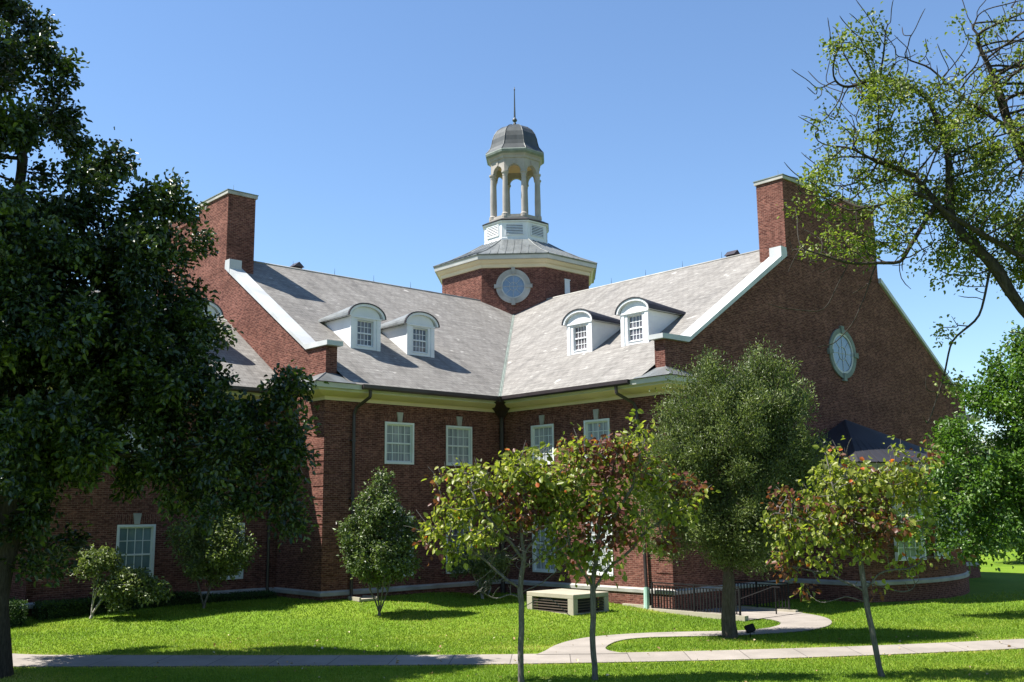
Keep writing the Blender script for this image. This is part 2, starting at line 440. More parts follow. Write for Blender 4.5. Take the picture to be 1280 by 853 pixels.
def window(o, u, out, u0, u1, z0, z1, cols, rows, glass, sashes=True, key=True, flat=True, parent=None, name='window'):
    """casing + muntins; children pane, keystone, lintel, sill"""
    o = Vector((o[0], o[1], 0)); u = Vector((u[0], u[1], 0)); n = Vector((out[0], out[1], 0))
    def P(s, d, z): return o+u*s+n*d+Vector((0, 0, z))
    def bx(bm, s0, s1, d0, d1, a, b):
        vs = [bm.verts.new(P(*p)) for p in ((s0,d0,a),(s1,d0,a),(s1,d1,a),(s0,d1,a),(s0,d0,b),(s1,d0,b),(s1,d1,b),(s0,d1,b))]
        for q in ((0,3,2,1),(4,5,6,7),(0,1,5,4),(1,2,6,5),(2,3,7,6),(3,0,4,7)): bm.faces.new([vs[i] for i in q])
    bm = bmesh.new(); c = 0.085 if parent is None or parent.name.startswith('bay') else 0.035
    bx(bm, u0, u0+c, -.12, .03, z0, z1); bx(bm, u1-c, u1, -.12, .03, z0, z1)
    bx(bm, u0+c, u1-c, -.12, .03, z1-c, z1); bx(bm, u0+c, u1-c, -.12, .05, z0, z0+c*.9)
    s0, s1, a, b = u0+c, u1-c, z0+c*.9, z1-c
    st = 0.045
    mid = (a+b)/2
    bx(bm, s0, s0+st, -.1, -.05, a, b); bx(bm, s1-st, s1, -.1, -.05, a, b)
    bx(bm, s0+st, s1-st, -.1, -.05, a, a+st*1.3); bx(bm, s0+st, s1-st, -.1, -.05, b-st, b)
    bx(bm, s0+st, s1-st, -.098, -.035, mid-.03, mid+.03)
    g0, g1 = s0+st, s1-st
    for i in range(1, cols):
        x = g0+(g1-g0)*i/cols; bx(bm, x-.013, x+.013, -.097, -.062, a+st, b-st)
    for i in range(1, rows):
        if i*2 == rows: continue
        z = a+(b-a)*i/rows; bx(bm, g0, g1, -.095, -.060, z-.013, z+.013)
    f = build(name, bm, WINW if parent is None else WHITE, parent or hall)
    bm = bmesh.new(); quad(bm, (P(s0, -.085, a), P(s1, -.085, a), P(s1, -.085, b), P(s0, -.085, b)))
    build('pane', bm, glass, f, recalc=False)
    if key:
        bm = bmesh.new(); m = (u0+u1)/2
        prism(bm, [P(m-.095, .002, z1+.01), P(m+.095, .002, z1+.01), P(m+.15, .002, z1+.40), P(m-.15, .002, z1+.40)], n*.05)
        build('keystone', bm, STONE, f)
        bm = bmesh.new()
        for sg in (-1, 1):
            i0, i1, j0, j1 = m+sg*.105, m+sg*(u1-u0)/2, m+sg*.155, m+sg*((u1-u0)/2+.12)
            prism(bm, [P(i0, -.1, z1+.003), P(i1, -.1, z1+.003), P(j1, -.1, z1+.36), P(j0, -.1, z1+.36)], n*.104)
        build('lintel', bm, BRICK, f, swap=True)
    return f

# --- facades with window openings
UP = (5.59, 7.25); LO = (1.22, 3.55)
winA = [(4.78, 6.21), (1.72, 3.12)]; winB = [(1.86, 3.22), (4.95, 6.33)]
PIL = 0.5
bm = bmesh.new()
wall_rect(bm, (0, 0), (1, 0), LA-PIL, 0, 8.4, [(*x, *z) for x in winA for z in (UP, LO)], (0, -1))
wall_rect(bm, (0, 0), (0, 1), LB-PIL, 0, 8.4, [(*x, *z) for x in winB for z in (UP, LO)], (-1, 0))
wall_rect(bm, (GB+.02, GB+.02), (0, 1), LB-GB-PIL-.02, 0, 8.4, [], (1, 0)); wall_rect(bm, (GB+.02, GB+.02), (1, 0), LA-GB-PIL-.02, 0, 8.4, [], (0, 1))
build('wall', bm, BRICK, hall)
for x in winA:
    window((0, 0), (1, 0), (0, 1), *x, *UP, 4, 4, GLASS_CURT); window((0, 0), (1, 0), (0, 1), *x, *LO, 4, 6, GLASS_BLUE if x[0] > 4 else GLASS_DARK)
for x in winB:
    window((0, 0), (0, 1), (1, 0), *x, *UP, 4, 4, GLASS_CURT); window((0, 0), (0, 1), (1, 0), *x, *LO, 4, 6, GLASS_CURT)

def swapab(p): return (p[1], p[0], p[2])
for wing in ('A', 'B'):
    L = LA if wing == 'A' else LB
    T = (lambda p: p) if wing == 'A' else swapab          # wing A drawn in (a,b,z), wing B mirrored
    CH0 = -8.5
    prof = [(0, 0), (0, 10.02), (-1.41, 10.02), (CH0-.1, 14.6), (2*GC-CH0+.1, 14.6), (GB+1.41, 10.02), (GB, 10.02), (GB, 0)]
    bm = bmesh.new()
    prism(bm, [T((L, y, z)) for y, z in prof], Vector(T((-PIL, 0, 0))))
    # brick quoins and plinth courses at the near corner
    for k in range(16):
        z0 = 0.95+k*.47
        if z0+.4 < 8.05:
            d = .022
            a0, a1 = L-.75, L+d
            pts = [T((a1, d, z0)), T((a1, -.75, z0)), T((L-.01, -.75, z0)), T((L-.01, -.01, z0)), T((a0, -.01, z0)), T((a0, d, z0))]
            prism(bm, pts, (0, 0, .40))
    gw = build('gable_wall', bm, BRICK, hall)
    # coping of the parapet
    for sgn in (1, -1):
        bm = bmesh.new()
        f = lambda y: y if sgn == 1 else 2*GC-y
        pl = [(.22, 10.03), (-1.36, 10.03), (CH0-.02, 14.60), (CH0-.02, 14.84), (-1.46, 10.25), (.22, 10.21)]
        prism(bm, [T((L+.10, f(y), z)) for y, z in pl], Vector(T((-PIL-.22, 0, 0))))
        pl = [(CH0+.45, 14.33), (CH0+.02, 14.60), (CH0+.02, 14.98), (CH0+.45, 14.98)]
        if sgn == 1: prism(bm, [T((L+.11, f(y), z)) for y, z in pl], Vector(T((-PIL-.10, 0, 0))))
        build('coping', bm, COPING, gw)
    # two chimneys joined by a screen wall
    for c0, c1 in ((CH0-.12, CH0-3.15), (2*GC-CH0+3.15, 2*GC-CH0+.12)):
        bm = bmesh.new()
        p = [(c0, 14.55), (c0, 18.18), (c1, 18.18), (c1, 14.55)]
        prism(bm, [T((L, y, z)) for y, z in p], Vector(T((-1.37, 0, 0))))
        p = [(c0, 12.6), (c0, 14.55), (c1, 14.55), (c1, 12.6)]
        prism(bm, [T((L-PIL-.002, y, z)) for y, z in p], Vector(T((-1.37+PIL+.002, 0, 0))))
        ch = build('chimney', bm, BRICK, hall)
        bm = bmesh.new()
        lo, hi = min(c0, c1)-.07, max(c0, c1)+.07
        prism(bm, [T((L+.07, lo, 18.181)), T((L+.07, hi, 18.181)), T((L+.07, hi, 18.33)), T((L+.07, lo, 18.33))], Vector(T((-1.51, 0, 0))))
        build('chimney_cap', bm, STONE, ch)
        bm = bmesh.new()
        prism(bm, [T((L+.095, lo-.025, 18.332)), T((L+.095, hi+.025, 18.332)), T((L+.095, hi+.025, 18.37)), T((L+.095, lo-.025, 18.37))], Vector(T((-1.56, 0, 0))))
        for y in (lo+.4, hi-.4): cyl(bm, T((L-.4, y, 18.37)), T((L-.4, y, 18.75)), .012, .006, 5)
        build('cap_flashing', bm, VERDI, ch)
    bm = bmesh.new()
    y0, y1 = CH0-3.15, 2*GC-CH0+3.15
    prism(bm, [T((L-.02, y0, 14.601)), T((L-.02, y1, 14.601)), T((L-.02, y1, 17.6)), T((L-.02, y0, 17.6))], Vector(T((-.45, 0, 0))))
    prism(bm, [T((L+.05, y0, 17.601)), T((L+.05, y1, 17.601)), T((L+.05, y1, 17.74)), T((L+.05, y0, 17.74))], Vector(T((-.6, 0, 0))))
    build('chimney_screen', bm, BRICK, hall)
    # metal skirt roof round the foot of the parapet
    bm = bmesh.new(); e = OV+.03; zt = 8.97; ze = ZE+.01; rt = -1.15
    quad(bm, [T(p) for p in ((L-PIL-.25, e, ze), (L+e, e, ze), (L+.004, .004, zt), (L-PIL-.25, .004, zt))])
    quad(bm, [T(p) for p in ((L+e, e, ze), (L+e, rt, ze), (L+.004, rt+.75, zt), (L+.004, .004, zt))])
    f = bm.faces.new([bm.verts.new(T(p)) for p in ((L+e, rt, ze), (L+.004, rt, ze), (L+.004, rt+.75, zt))])
    cyl(bm, T((L+e, e, ze)), T((L+.01, .01, zt)), .03)
    build('skirt_roof', bm, ZINC, hall)

# --- roofs
def rz(d): return ZE+MS*(OV-d)
bm = bmesh.new()
eA = LA-PIL+.01; eB = LB-PIL+.01; oB = GB-OV; rr2 = 2*GC+RB
for (x0, x1) in ((0, 1),):
    quad(bm, ((OV, OV, ZE), (eA, OV, ZE), (eA, -RB, ZR), (-RB, -RB, ZR)))
    quad(bm, ((OV, OV, ZE), (-RB, -RB, ZR), (-RB, eB, ZR), (OV, eB, ZE)))
    quad(bm, ((eA, oB, ZE), (oB, oB, ZE), (rr2, rr2, ZR), (eA, rr2, ZR)))
    quad(bm, ((oB, oB, ZE), (oB, eB, ZE), (rr2, eB, ZR), (rr2, rr2, ZR)))
    quad(bm, ((-RB, -RB, ZR), (eA, -RB, ZR), (eA, rr2, ZR), (rr2, rr2, ZR)))
    quad(bm, ((-RB, -RB, ZR), (rr2, rr2, ZR), (rr2, eB, ZR), (-RB, eB, ZR)))
roof = build('roof', bm, SLATE, hall, recalc=False)
for p in roof.data.polygons: pass
bm = bmesh.new()   # valley flashing
v0, v1 = Vector((OV, OV, ZE)), Vector((-RB, -RB, ZR))
for s in (1, -1):
    w = .10
    off = Vector((w, 0, -0)) if s == 1 else Vector((0, w, 0))
    quad(bm, (v0+Vector((0, 0, .02)), v0+off+Vector((0, 0, .02)), v1+off+Vector((0, 0, .02)), v1+Vector((0, 0, .02))))
cyl(bm, v0+Vector((0, 0, .02)), v1+Vector((0, 0, .02)), .035)
build('valley_flashing', bm, VERDI, roof)
bm = bmesh.new()   # ridge caps
cyl(bm, (-7.6, -RB, ZR), (eA, -RB, ZR), .06); cyl(bm, (-RB, -7.6, ZR), (-RB, eB, ZR), .06)
build('ridge_cap', bm, STONE, roof, smooth_=True)
for c in ((3.9, -RB-.9), (-RB-.9, 4.6)):
    bm = bmesh.new(); z = ZR
    box(bm, c[0]-.22, c[0]+.22, c[1]-.22, c[1]+.22, z-.3, z+.32)
    prism(bm, [(c[0]-.3, c[1]-.3, z+.33), (c[0]+.3, c[1]-.3, z+.33), (c[0], c[1]-.3, z+.58)], (0, .6, 0))
    build('roof_vent', bm, GUTTER, roof)
bm = bmesh.new()
for a in np.arange(-5, 8, 2.4):
    for p in ((a, -RB), (-RB, a)):
        b2 = bmesh.new(); cyl(b2, (*p, ZR), (*p, ZR+.38), .012, .005, 4); build('lightning_rod', b2, BLACKIRON, roof)
bm.free()

# --- cornice (cream cove, pale fascia) and gutters
zc = 8.08
cprof = [(.002, zc-.14), (.04, zc-.14), (.05, zc), (.40, zc+.03), (.70, zc+.12), (.74, zc+.14), (.76, zc+.20), (.90, zc+.22), (.94, zc+.405), (.90, ZE-.005), (.002, ZE-.005)]
cm = [1, 0, 0, 0, 0, 1, 1, 1, 1, 1]
path = [(LA, -1.15), (LA, 0), (0, 0), (0, LB), (-1.15, LB)]
bm = bmesh.new(); sweep(bm, path, cprof, mi=cm)
build('cornice', bm, [CREAM, PALE], hall)
bm = bmesh.new(); sweep(bm, [(GB, LB), (GB, LB-6)], [(-d, z) for d, z in cprof][::-1], mi=cm[::-1])
sweep(bm, [(GB+1.15, LB), (GB, LB)], cprof, mi=cm)
build('cornice', bm, [CREAM, PALE], hall)
gp = [(.90, ZE-.20), (1.04, ZE-.22), (1.09, ZE-.12), (1.09, ZE-.02), (1.05, ZE-.02), (1.05, ZE-.1), (.955, ZE-.1), (.955, ZE-.02)]
gp = [(.945, ZE-.17), (1.03, ZE-.19), (1.08, ZE-.12), (1.09, ZE+.012), (.945, ZE+.012)]
bm = bmesh.new(); sweep(bm, [(7.95, 0), (0, 0), (0, 8.25)], gp)
build('gutter', bm, GUTTER, hall)
# leader head in the corner + downspouts
bm = bmesh.new()
z = ZE
hp = [[(.20, .20, z-.78), .10], [(.30, .30, z-.50), .22], [(.72, .72, z-.22), .40], [(.78, .78, z+.0), .42]]
rings = []
for (c, s) in hp:
    rings.append([bm.verts.new((c[0]+dx*s, c[1]+dy*s, c[2])) for dx, dy in ((-1, -1), (1, -1), (1, 1), (-1, 1))])
for a, b in zip(rings[:-1], rings[1:]):
    for i in range(4): bm.faces.new((a[i], a[(i+1) % 4], b[(i+1) % 4], b[i]))
bm.faces.new(rings[0][::-1]); bm.faces.new(rings[-1])
cyl(bm, (.17, .17, z-.78), (.17, .17, .1), .095)
build('leader_head', bm, GUTTER, hall, smooth_=False)
bm = bmesh.new()
for q in ((7.55, .98, ZE-.15), (7.55, .93, 8.02), (7.72, .22, 7.72), (7.74, .14, 7.5)): pass
pts = [(7.55, .95, ZE-.15), (7.55, .92, 8.05), (7.70, .25, 7.70), (7.74, .13, 7.45), (7.74, .13, .25)]
for p, q in zip(pts[:-1], pts[1:]): cyl(bm, p, q, .065)
for zz in (2, 4.2, 6.4): box(bm, 7.64, 7.84, .0, .16, zz, zz+.06)
build('downspout', bm, GUTTER, hall, smooth_=False)
bm = bmesh.new()
pts = [(.95, 7.55, ZE-.15), (.92, 7.55, 8.05), (.25, 7.80, 7.70), (.13, 7.84, 7.45), (.13, 8.05, .9)]
for p, q in zip(pts[:-1], pts[1:]): cyl(bm, p, q, .065)
ds = build('downspout', bm, GUTTER, hall)
bm = bmesh.new(); cyl(bm, (.15, 8.06, .9), (.2, 8.1, .12), .10, .12, 10)
build('pipe_boot', bm, GREENPIPE, ds, smooth_=False)

# --- stone water table and brick plinth
wt = [(.002, .66), (.10, .68), (.11, .80), (.002, .86)]
pw = [(LA, GB), (LA, 0), (0, 0), (0, LB), (-7.95, LB)]
bm = bmesh.new(); sweep(bm, pw, wt); sweep(bm, [(-17.35, LB), (GB, LB)], wt); build('water_table', bm, STONE, hall)
bm = bmesh.new(); sweep(bm, pw, [(.002, -.2), (.055, -.2), (.055, .675), (.002, .675)]); sweep(bm, [(-17.35, LB), (GB, LB)], [(.002, -.2), (.055, -.2), (.055, .675), (.002, .675)])
build('plinth', bm, BRICK, hall)

# --- dormers
def dormer(c, fx, wing):
    """c: centre along the eave, fx: front plane offset, rounded roof"""
    T = (lambda p: Vector(p)) if wing == 'A' else (lambda p: Vector(swapab(p)))
    if wing == 'L': T = lambda p: Vector((p[0], p[1]-3.40, p[2]-.03))
    w = .72; zt = 11.80; fy = fx; rise = .56
    bm = bmesh.new()
    zb = rz(fy)-.25; rise_i = .47; wa = .72
    arch = [(c+wa*math.cos(t), zt+rise_i*math.sin(t)) for t in np.linspace(0, math.pi, 15)]
    # body with cheeks; front face built round the window opening
    wo, z0, z1 = .41, rz(fy)+.13, zt-.11
    def bx(x0, x1, y0, y1, a, b):
        vs = [bm.verts.new(T(p)) for p in ((x0,y0,a),(x1,y0,a),(x1,y1,a),(x0,y1,a),(x0,y0,b),(x1,y0,b),(x1,y1,b),(x0,y1,b))]
        for q in ((0,3,2,1),(4,5,6,7),(0,1,5,4),(1,2,6,5),(2,3,7,6),(3,0,4,7)): bm.faces.new([vs[i] for i in q])
    back = fy-2.7
    bx(c-w, c-w+.06, back, fy-.05, zb, zt); bx(c+w-.06, c+w, back, fy-.05, zb, zt)
    bx(c-w-.012, c-wo, fy-.05, fy, zb, zt); bx(c+wo, c+w+.012, fy-.05, fy, zb, zt)
    bx(c-wo, c+wo, fy-.05, fy, zb, z0); bx(c-wo, c+wo, fy-.05, fy, z1, zt)
    bx(c-w-.03, c-w+.16, fy, fy+.03, zb, zt-.02); bx(c+w-.16, c+w+.03, fy, fy+.03, zb, zt-.02)       # pilasters
    bx(c-w-.06, c+w+.06, fy, fy+.06, zt-.05, zt+.02)
    body = build('dormer', bm, CLAP, hall)
    bm = bmesh.new()
    prism(bm, [T((x, fy+.02, z)) for x, z in arch], T((0, -.2, 0))-T((0, 0, 0)))
    build('tympanum', bm, WHITE, body)
    # barrel roof: white underside slab, dark metal top
    def slab(r0, r1, f0, mat, nm, ww):
        bm = bmesh.new(); n = 18
        def pt(t, r, y): return T((c+(ww+r)*math.cos(t), y, zt+(rise*(1 if y > fy else .30)+r)*math.sin(t)))
        ts = np.linspace(0, math.pi, n); by = back-.75
        for a, b in zip(ts[:-1], ts[1:]):
            for p in (((a, r0, f0), (b, r0, f0), (b, r0, by), (a, r0, by)), ((a, r1, f0), (b, r1, f0), (b, r1, by), (a, r1, by)), ((a, r0, f0), (b, r0, f0), (b, r1, f0), (a, r1, f0))):
                quad(bm, [pt(*k) for k in p])
        for t in (0, math.pi): quad(bm, [pt(t, r0, f0), pt(t, r1, f0), pt(t, r1, by), pt(t, r0, by)])
        bmesh.ops.remove_doubles(bm, verts=bm.verts, dist=1e-4)
        build(nm, bm, mat, body)
    slab(-.10, 0, fy+.14, WHITE, 'dormer_eave', .90)
    slab(.003, .05, fy+.17, GUTTER if wing != 'B' else DARKMETAL, 'dormer_roof', .90)
    if wing != 'B': slab(.053, .062, fy+.10, ZINC, 'dormer_shingles', .90)
    o = T((c, fy-.03, 0)); u = T((1, 0, 0))-T((0, 0, 0)); n = T((0, 1, 0))-T((0, 0, 0))
    if wing == 'L':
        zz = -.03; u = Vector((1, 0, 0)); n = Vector((0, 1, 0))
    else: zz = 0
    window((o.x, o.y), (u.x, u.y), (n.x, n.y), -wo-.02, wo+.02, z0+zz-.02, z1+zz+.02, 4, 4, GLASS_DARK, key=False, parent=body, name='dormer_window')
dormer(5.77, -2.1, 'A'); dormer(2.88, -2.1, 'A'); dormer(2.80, -2.1, 'B'); dormer(5.96, -2.1, 'B')

# --- tower
bm = bmesh.new(); octa_loft(bm, [(4.41, 12.0), (4.41, 17.7)]); tower = build('tower', bm, BRICK, hall)
bm = bmesh.new()
octa_loft(bm, [(4.41, 17.52), (4.47, 17.54), (4.50, 17.72), (4.60, 17.78), (4.72, 17.95)], 0)
octa_loft(bm, [(4.72, 17.951), (4.84, 17.96), (4.88, 18.18), (4.3, 18.2)], 1)
build('tower_cornice', bm, [CREAM, PALE], tower)
bm = bmesh.new()
octa_loft(bm, [(4.90, 18.17), (4.93, 18.25), (3.9, 18.72), (2.9, 19.27), (2.0, 19.86)])
for k in range(8):
    th = k*math.pi/4; n = Vector((math.cos(th), math.sin(th), 0)); t = Vector((-n.y, n.x, 0)); c = Vector((-TC, -TC, 0))
    for j in range(-4, 5):
        s = j*.44
        pr = [(4.93, 18.26), (3.9, 18.73), (2.9, 19.28), (2.0, 19.87)]
        for (r0, z0), (r1, z1) in zip(pr[:-1], pr[1:]):
            lim0, lim1 = r0*math.tan(math.pi/8), r1*math.tan(math.pi/8)
            if abs(s) < lim1-.05:
                cyl(bm, c+n*r0+t*s+Vector((0, 0, z0)), c+n*r1+t*s+Vector((0, 0, z1)), .022, n=4, cap=False)
    a = th+math.pi/8; d = Vector((math.cos(a), math.sin(a), 0))
    for (r0, z0), (r1, z1) in zip(pr[:-1], pr[1:]):
        k8 = 1/math.cos(math.pi/8)
        cyl(bm, c+d*r0*k8+Vector((0, 0, z0)), c+d*r1*k8+Vector((0, 0, z1)), .035, n=5, cap=False)
build('tower_roof', bm, ZINC, tower)
bm = bmesh.new()
octa_loft(bm, [(1.93, 19.8), (1.93, 20.0), (1.90, 20.02), (1.90, 20.98), (2.0, 21.0), (2.02, 21.06)], 0)
drum = build('drum', bm, WHITE, tower)
bm = bmesh.new(); octa_loft(bm, [(2.03, 21.06), (2.05, 21.13), (1.75, 21.30), (.4, 21.32)], 0, captop=True); build('drum_flashing', bm, DARKMETAL, drum)
for k in range(8):
    th = k*math.pi/4; n = Vector((math.cos(th), math.sin(th), 0)); t = Vector((-n.y, n.x, 0)); c = Vector((-TC, -TC, 0))
    def P(s, d, z): return c+n*(1.90+d)+t*s+Vector((0, 0, z))
    def bx(bm, s0, s1, d0, d1, a, b, mi=0):
        vs = [bm.verts.new(P(*p)) for p in ((s0,d0,a),(s1,d0,a),(s1,d1,a),(s0,d1,a),(s0,d0,b),(s1,d0,b),(s1,d1,b),(s0,d1,b))]
        for q in ((0,3,2,1),(4,5,6,7),(0,1,5,4),(1,2,6,5),(2,3,7,6),(3,0,4,7)): bm.faces.new([vs[i] for i in q]).material_index = mi
    bm = bmesh.new(); w = .50; z0, z1 = 20.22, 20.84
    quad(bm, (P(-w, .004, z0), P(w, .004, z0), P(w, .004, z1), P(-w, .004, z1)), 1)
    for s0, s1, a, b in ((-w-.05, -w, z0-.05, z1+.05), (w, w+.05, z0-.05, z1+.05), (-w, w, z0-.05, z0), (-w, w, z1, z1+.05)): bx(bm, s0, s1, .001, .05, a, b)
    for j in range(6):
        z = z0+.03+j*.1
        prism(bm, [P(-w, .045, z), P(-w, .008, z+.055), P(-w, .008, z+.073), P(-w, .045, z+.018)], t*2*w)
    build('louver', bm, [WHITE, LOUVD], drum)
# lantern: base, columns, arches
bm = bmesh.new(); octa_loft(bm, [(1.62, 21.3), (1.62, 21.44), (1.52, 21.46), (1.52, 21.60), (.2, 21.61)], captop=True)
lan = build('lantern', bm, COLST, tower)
CR = 1.50
for k in range(8):
    a = math.pi/8+k*math.pi/4; c = (-TC+CR*math.cos(a), -TC+CR*math.sin(a), 21.45)
    bm = bmesh.new()
    lathe(bm, c, [(.25, 0), (.25, .12), (.23, .13), (.24, .2), (.19, .26), (.175, .30), (.18, 1.2), (.155, 2.62), (.175, 2.66), (.165, 2.72), (.2, 2.82), (.23, 2.84), (.23, 2.93), (.17, 2.95)], 14)
    o = build('column', bm, COLST, lan, smooth_=False)
bm = bmesh.new(); n2 = 14
for k in range(8):
    th = k*math.pi/4; n = Vector((math.cos(th), math.sin(th), 0)); t = Vector((-n.y, n.x, 0)); c = Vector((-TC, -TC, 0))
    for r, w in ((1.50, 1.50*math.tan(math.pi/8)), (1.22, 1.22*math.tan(math.pi/8))):
        xsx = np.linspace(-w, w, 25); ra = .40 if r > 1.4 else .40
        for x0, x1 in zip(xsx[:-1], xsx[1:]):
            f = lambda x: 24.40+(.0 if abs(x) >= ra else math.sqrt(ra*ra-x*x)*1.02)
            quad(bm, [c+n*r+t*x0+Vector((0, 0, f(x0))), c+n*r+t*x1+Vector((0, 0, f(x1))), c+n*r+t*x1+Vector((0, 0, 25.25)), c+n*r+t*x0+Vector((0, 0, 25.25))])
    for j in range(-13, 13):
        x0, x1 = j/13*.4, (j+1)/13*.4
        f = lambda x: 24.40+math.sqrt(max(0, .16-x*x))*1.02
        quad(bm, [c+n*1.5+t*x0+Vector((0, 0, f(x0))), c+n*1.5+t*x1+Vector((0, 0, f(x1))), c+n*1.22+t*x1+Vector((0, 0, f(x1))), c+n*1.22+t*x0+Vector((0, 0, f(x0)))])
    for sg in (-1, 1):
        quad(bm, [c+n*1.5+t*sg*.40+Vector((0, 0, 24.40)), c+n*1.5+t*sg*.62+Vector((0, 0, 24.40)), c+n*1.22+t*sg*.505+Vector((0, 0, 24.40)), c+n*1.22+t*sg*.40+Vector((0, 0, 24.40))])
    prism(bm, [c+n*1.5+t*-.06+Vector((0, 0, 24.83)), c+n*1.5+t*.06+Vector((0, 0, 24.83)), c+n*1.5+t*.09+Vector((0, 0, 25.08)), c+n*1.5+t*-.09+Vector((0, 0, 25.08))], n*.04)
build('arcade', bm, COLST, lan, recalc=False)
bm = bmesh.new(); octa_loft(bm, [(1.30, 25.05), (.9, 25.5), (.1, 25.7)]); build('lantern_ceiling', bm, simple('ochre_plaster', (.62, .48, .27), .9, .1, .1, 1), lan)
bm = bmesh.new(); octa_loft(bm, [(1.49, 25.18), (1.56, 25.22), (1.58, 25.36), (1.68, 25.46)]); build('frieze', bm, COLST, lan)
bm = bmesh.new(); octa_loft(bm, [(1.68, 25.461), (1.80, 25.55), (1.83, 25.68), (1.80, 25.74), (1.6, 25.76)]); build('dome_cornice', bm, VERDI, lan)
bm = bmesh.new()
dp = [(1.80, 25.745), (1.66, 25.92), (1.52, 26.12), (1.44, 26.40), (1.38, 26.72), (1.27, 27.05), (1.08, 27.36), (.80, 27.60), (.46, 27.76), (.16, 27.84), (.10, 27.95)]
octa_loft(bm, dp)
for k in range(8):
    a = math.pi/8+k*math.pi/4; d = Vector((math.cos(a), math.sin(a), 0)); k8 = 1/math.cos(math.pi/8)
    for (r0, z0), (r1, z1) in zip(dp[:-2], dp[1:-1]):
        cyl(bm, Vector((-TC, -TC, z0))+d*r0*k8, Vector((-TC, -TC, z1))+d*r1*k8, .028, n=5, cap=False)
dome = build('dome', bm, DOMEM, tower)
bm = bmesh.new()
lathe(bm, (-TC, -TC, 27.9), [(.13, 0), (.09, .12), (.05, .17), (.13, .24), (.16, .32), (.12, .41), (.05, .46), (.06, .52), (.045, 1.2), (.028, 2.3), (.05, 2.38), (.03, 2.44), (.005, 2.6)], 10)
build('spire', bm, DOMEM, dome, smooth_=True)

def round_window(c, n, t, R0, R1, spokes, parent, up=Vector((0, 0, 1)), glass=None, smat=None):
    """c centre on the wall face, n outward, t horizontal"""
    c = Vector(c); n = Vector(n); t = Vector(t); N = 40
    def ring(bm, ra, rb, d0, d1):
        pr = [(ra, d0), (ra, d1), (rb, d1), (rb, d0)]
        vs = [[bm.verts.new(c+n*d+(t*math.cos(a)+up*math.sin(a))*r) for r, d in pr] for a in [2*math.pi*i/N for i in range(N)]]
        for i in range(N):
            for k in range(3): bm.faces.new((vs[i][k], vs[(i+1) % N][k], vs[(i+1) % N][k+1], vs[i][k+1]))
    bm = bmesh.new(); ring(bm, R0, R1, .002, .07)
    for k in range(4):
        a = k*math.pi/2; d = t*math.cos(a)+up*math.sin(a); s = t*-math.sin(a)+up*math.cos(a); h = .09*R1
        prism(bm, [c+d*(R0-.02)-s*h*.8, c+d*(R0-.02)+s*h*.8, c+d*(R1+.1*R1)+s*h*1.3, c+d*(R1+.1*R1)-s*h*1.3], n*.12)
    w = build('round_window', bm, smat or STONE, parent)
    bm = bmesh.new(); ring(bm, R0-.10*R0, R0, .003, .05); ring(bm, R0*.32, R0*.34, .012, .03)
    for k in range(spokes):
        a = 2*math.pi*k/spokes; d = t*math.cos(a)+up*math.sin(a); s = t*-math.sin(a)+up*math.cos(a)
        r0 = 0 if k % 2 == 0 else R0*.32
        prism(bm, [c+d*r0-s*.007+n*.011, c+d*r0+s*.007+n*.011, c+d*R0*.92+s*.007+n*.011, c+d*R0*.92-s*.007+n*.011], n*.017)
    build('sash', bm, PALE, w)
    bm = bmesh.new(); bm.faces.new([bm.verts.new(c+n*.008+(t*math.cos(2*math.pi*i/N)+up*math.sin(2*math.pi*i/N))*R0) for i in range(N)])
    build('pane', bm, glass or GLASS_ROUND, w, recalc=False)
q = math.sqrt(.5); ft = -TC+4.41*q
round_window((ft, ft, 16.42), (q, q, 0), (q, -q, 0), .70, 1.0, 8, tower)
round_window((-12.8, LB, 10.70), (0, 1, 0), (1, 0, 0), .94, 1.16, 8, hall, glass=GLASS_ROUND, smat=VERDI)
# small louvred hatch on the tower's right face
bm = bmesh.new(); box(bm, -12.12, -11.72, -TC+4.412, -TC+4.45, 15.95, 17.0); box(bm, -12.16, -11.68, -TC+4.412, -TC+4.47, 17.0, 17.06)
build('hatch', bm, WHITE, tower)

# --- lower link wing on the left, and the set-back block beyond it
LB2 = -3.40; LE = 18.2
bm = bmesh.new()
lw = [(10.35, 11.75), (13.88, 15.28)]
wall_rect(bm, (LA+.004, LB2), (1, 0), LE-LA-.004, 0, 8.4, [(x0-LA-.004, x1-LA-.004, *z) for x0, x1 in lw for z in (UP, (1.25, 3.36))], (0, -1))
prism(bm, [(LE, LB2, 0), (LE, LB2, 8.95), (LE, -9.7, 13.45), (LE, -15.6, 13.45), (LE, -22.4, 8.95), (LE, -22.4, 0)], (-.4, 0, 0))
wall_rect(bm, (LA+.004, -22.4), (1, 0), LE-LA-.4, 0, 8.4, [], (0, 1))
wall_rect(bm, (LE+.004, -5.2), (1, 0), 12, 0, 7.2, [(2, 3.4, 1.25, 3.36), (6, 7.4, 1.25, 3.36), (2, 3.4, 4.8, 6.4), (6, 7.4, 4.8, 6.4)], (0, -1))
wall_rect(bm, (LE+12, -5.2), (0, -1), 12, 0, 7.2, [], (-1, 0))
build('link_wall', bm, BRICK, hall)
for x0, x1 in lw:
    window((0, LB2), (1, 0), (0, 1), x0, x1, *UP, 4, 4, GLASS_CURT)
    window((0, LB2), (1, 0), (0, 1), x0, x1, 1.25, 3.36, 4, 4, GLASS_BLUE if x0 > 12 else GLASS_DARK)
for x0 in (2, 6):
    for z0, z1 in ((1.25, 3.36), (4.8, 6.4)): window((LE, -5.2), (1, 0), (0, 1), x0, x0+1.4, z0, z1, 4, 4, GLASS_DARK)
bm = bmesh.new(); lz = ZE-.03; lo_ = LB2+OV
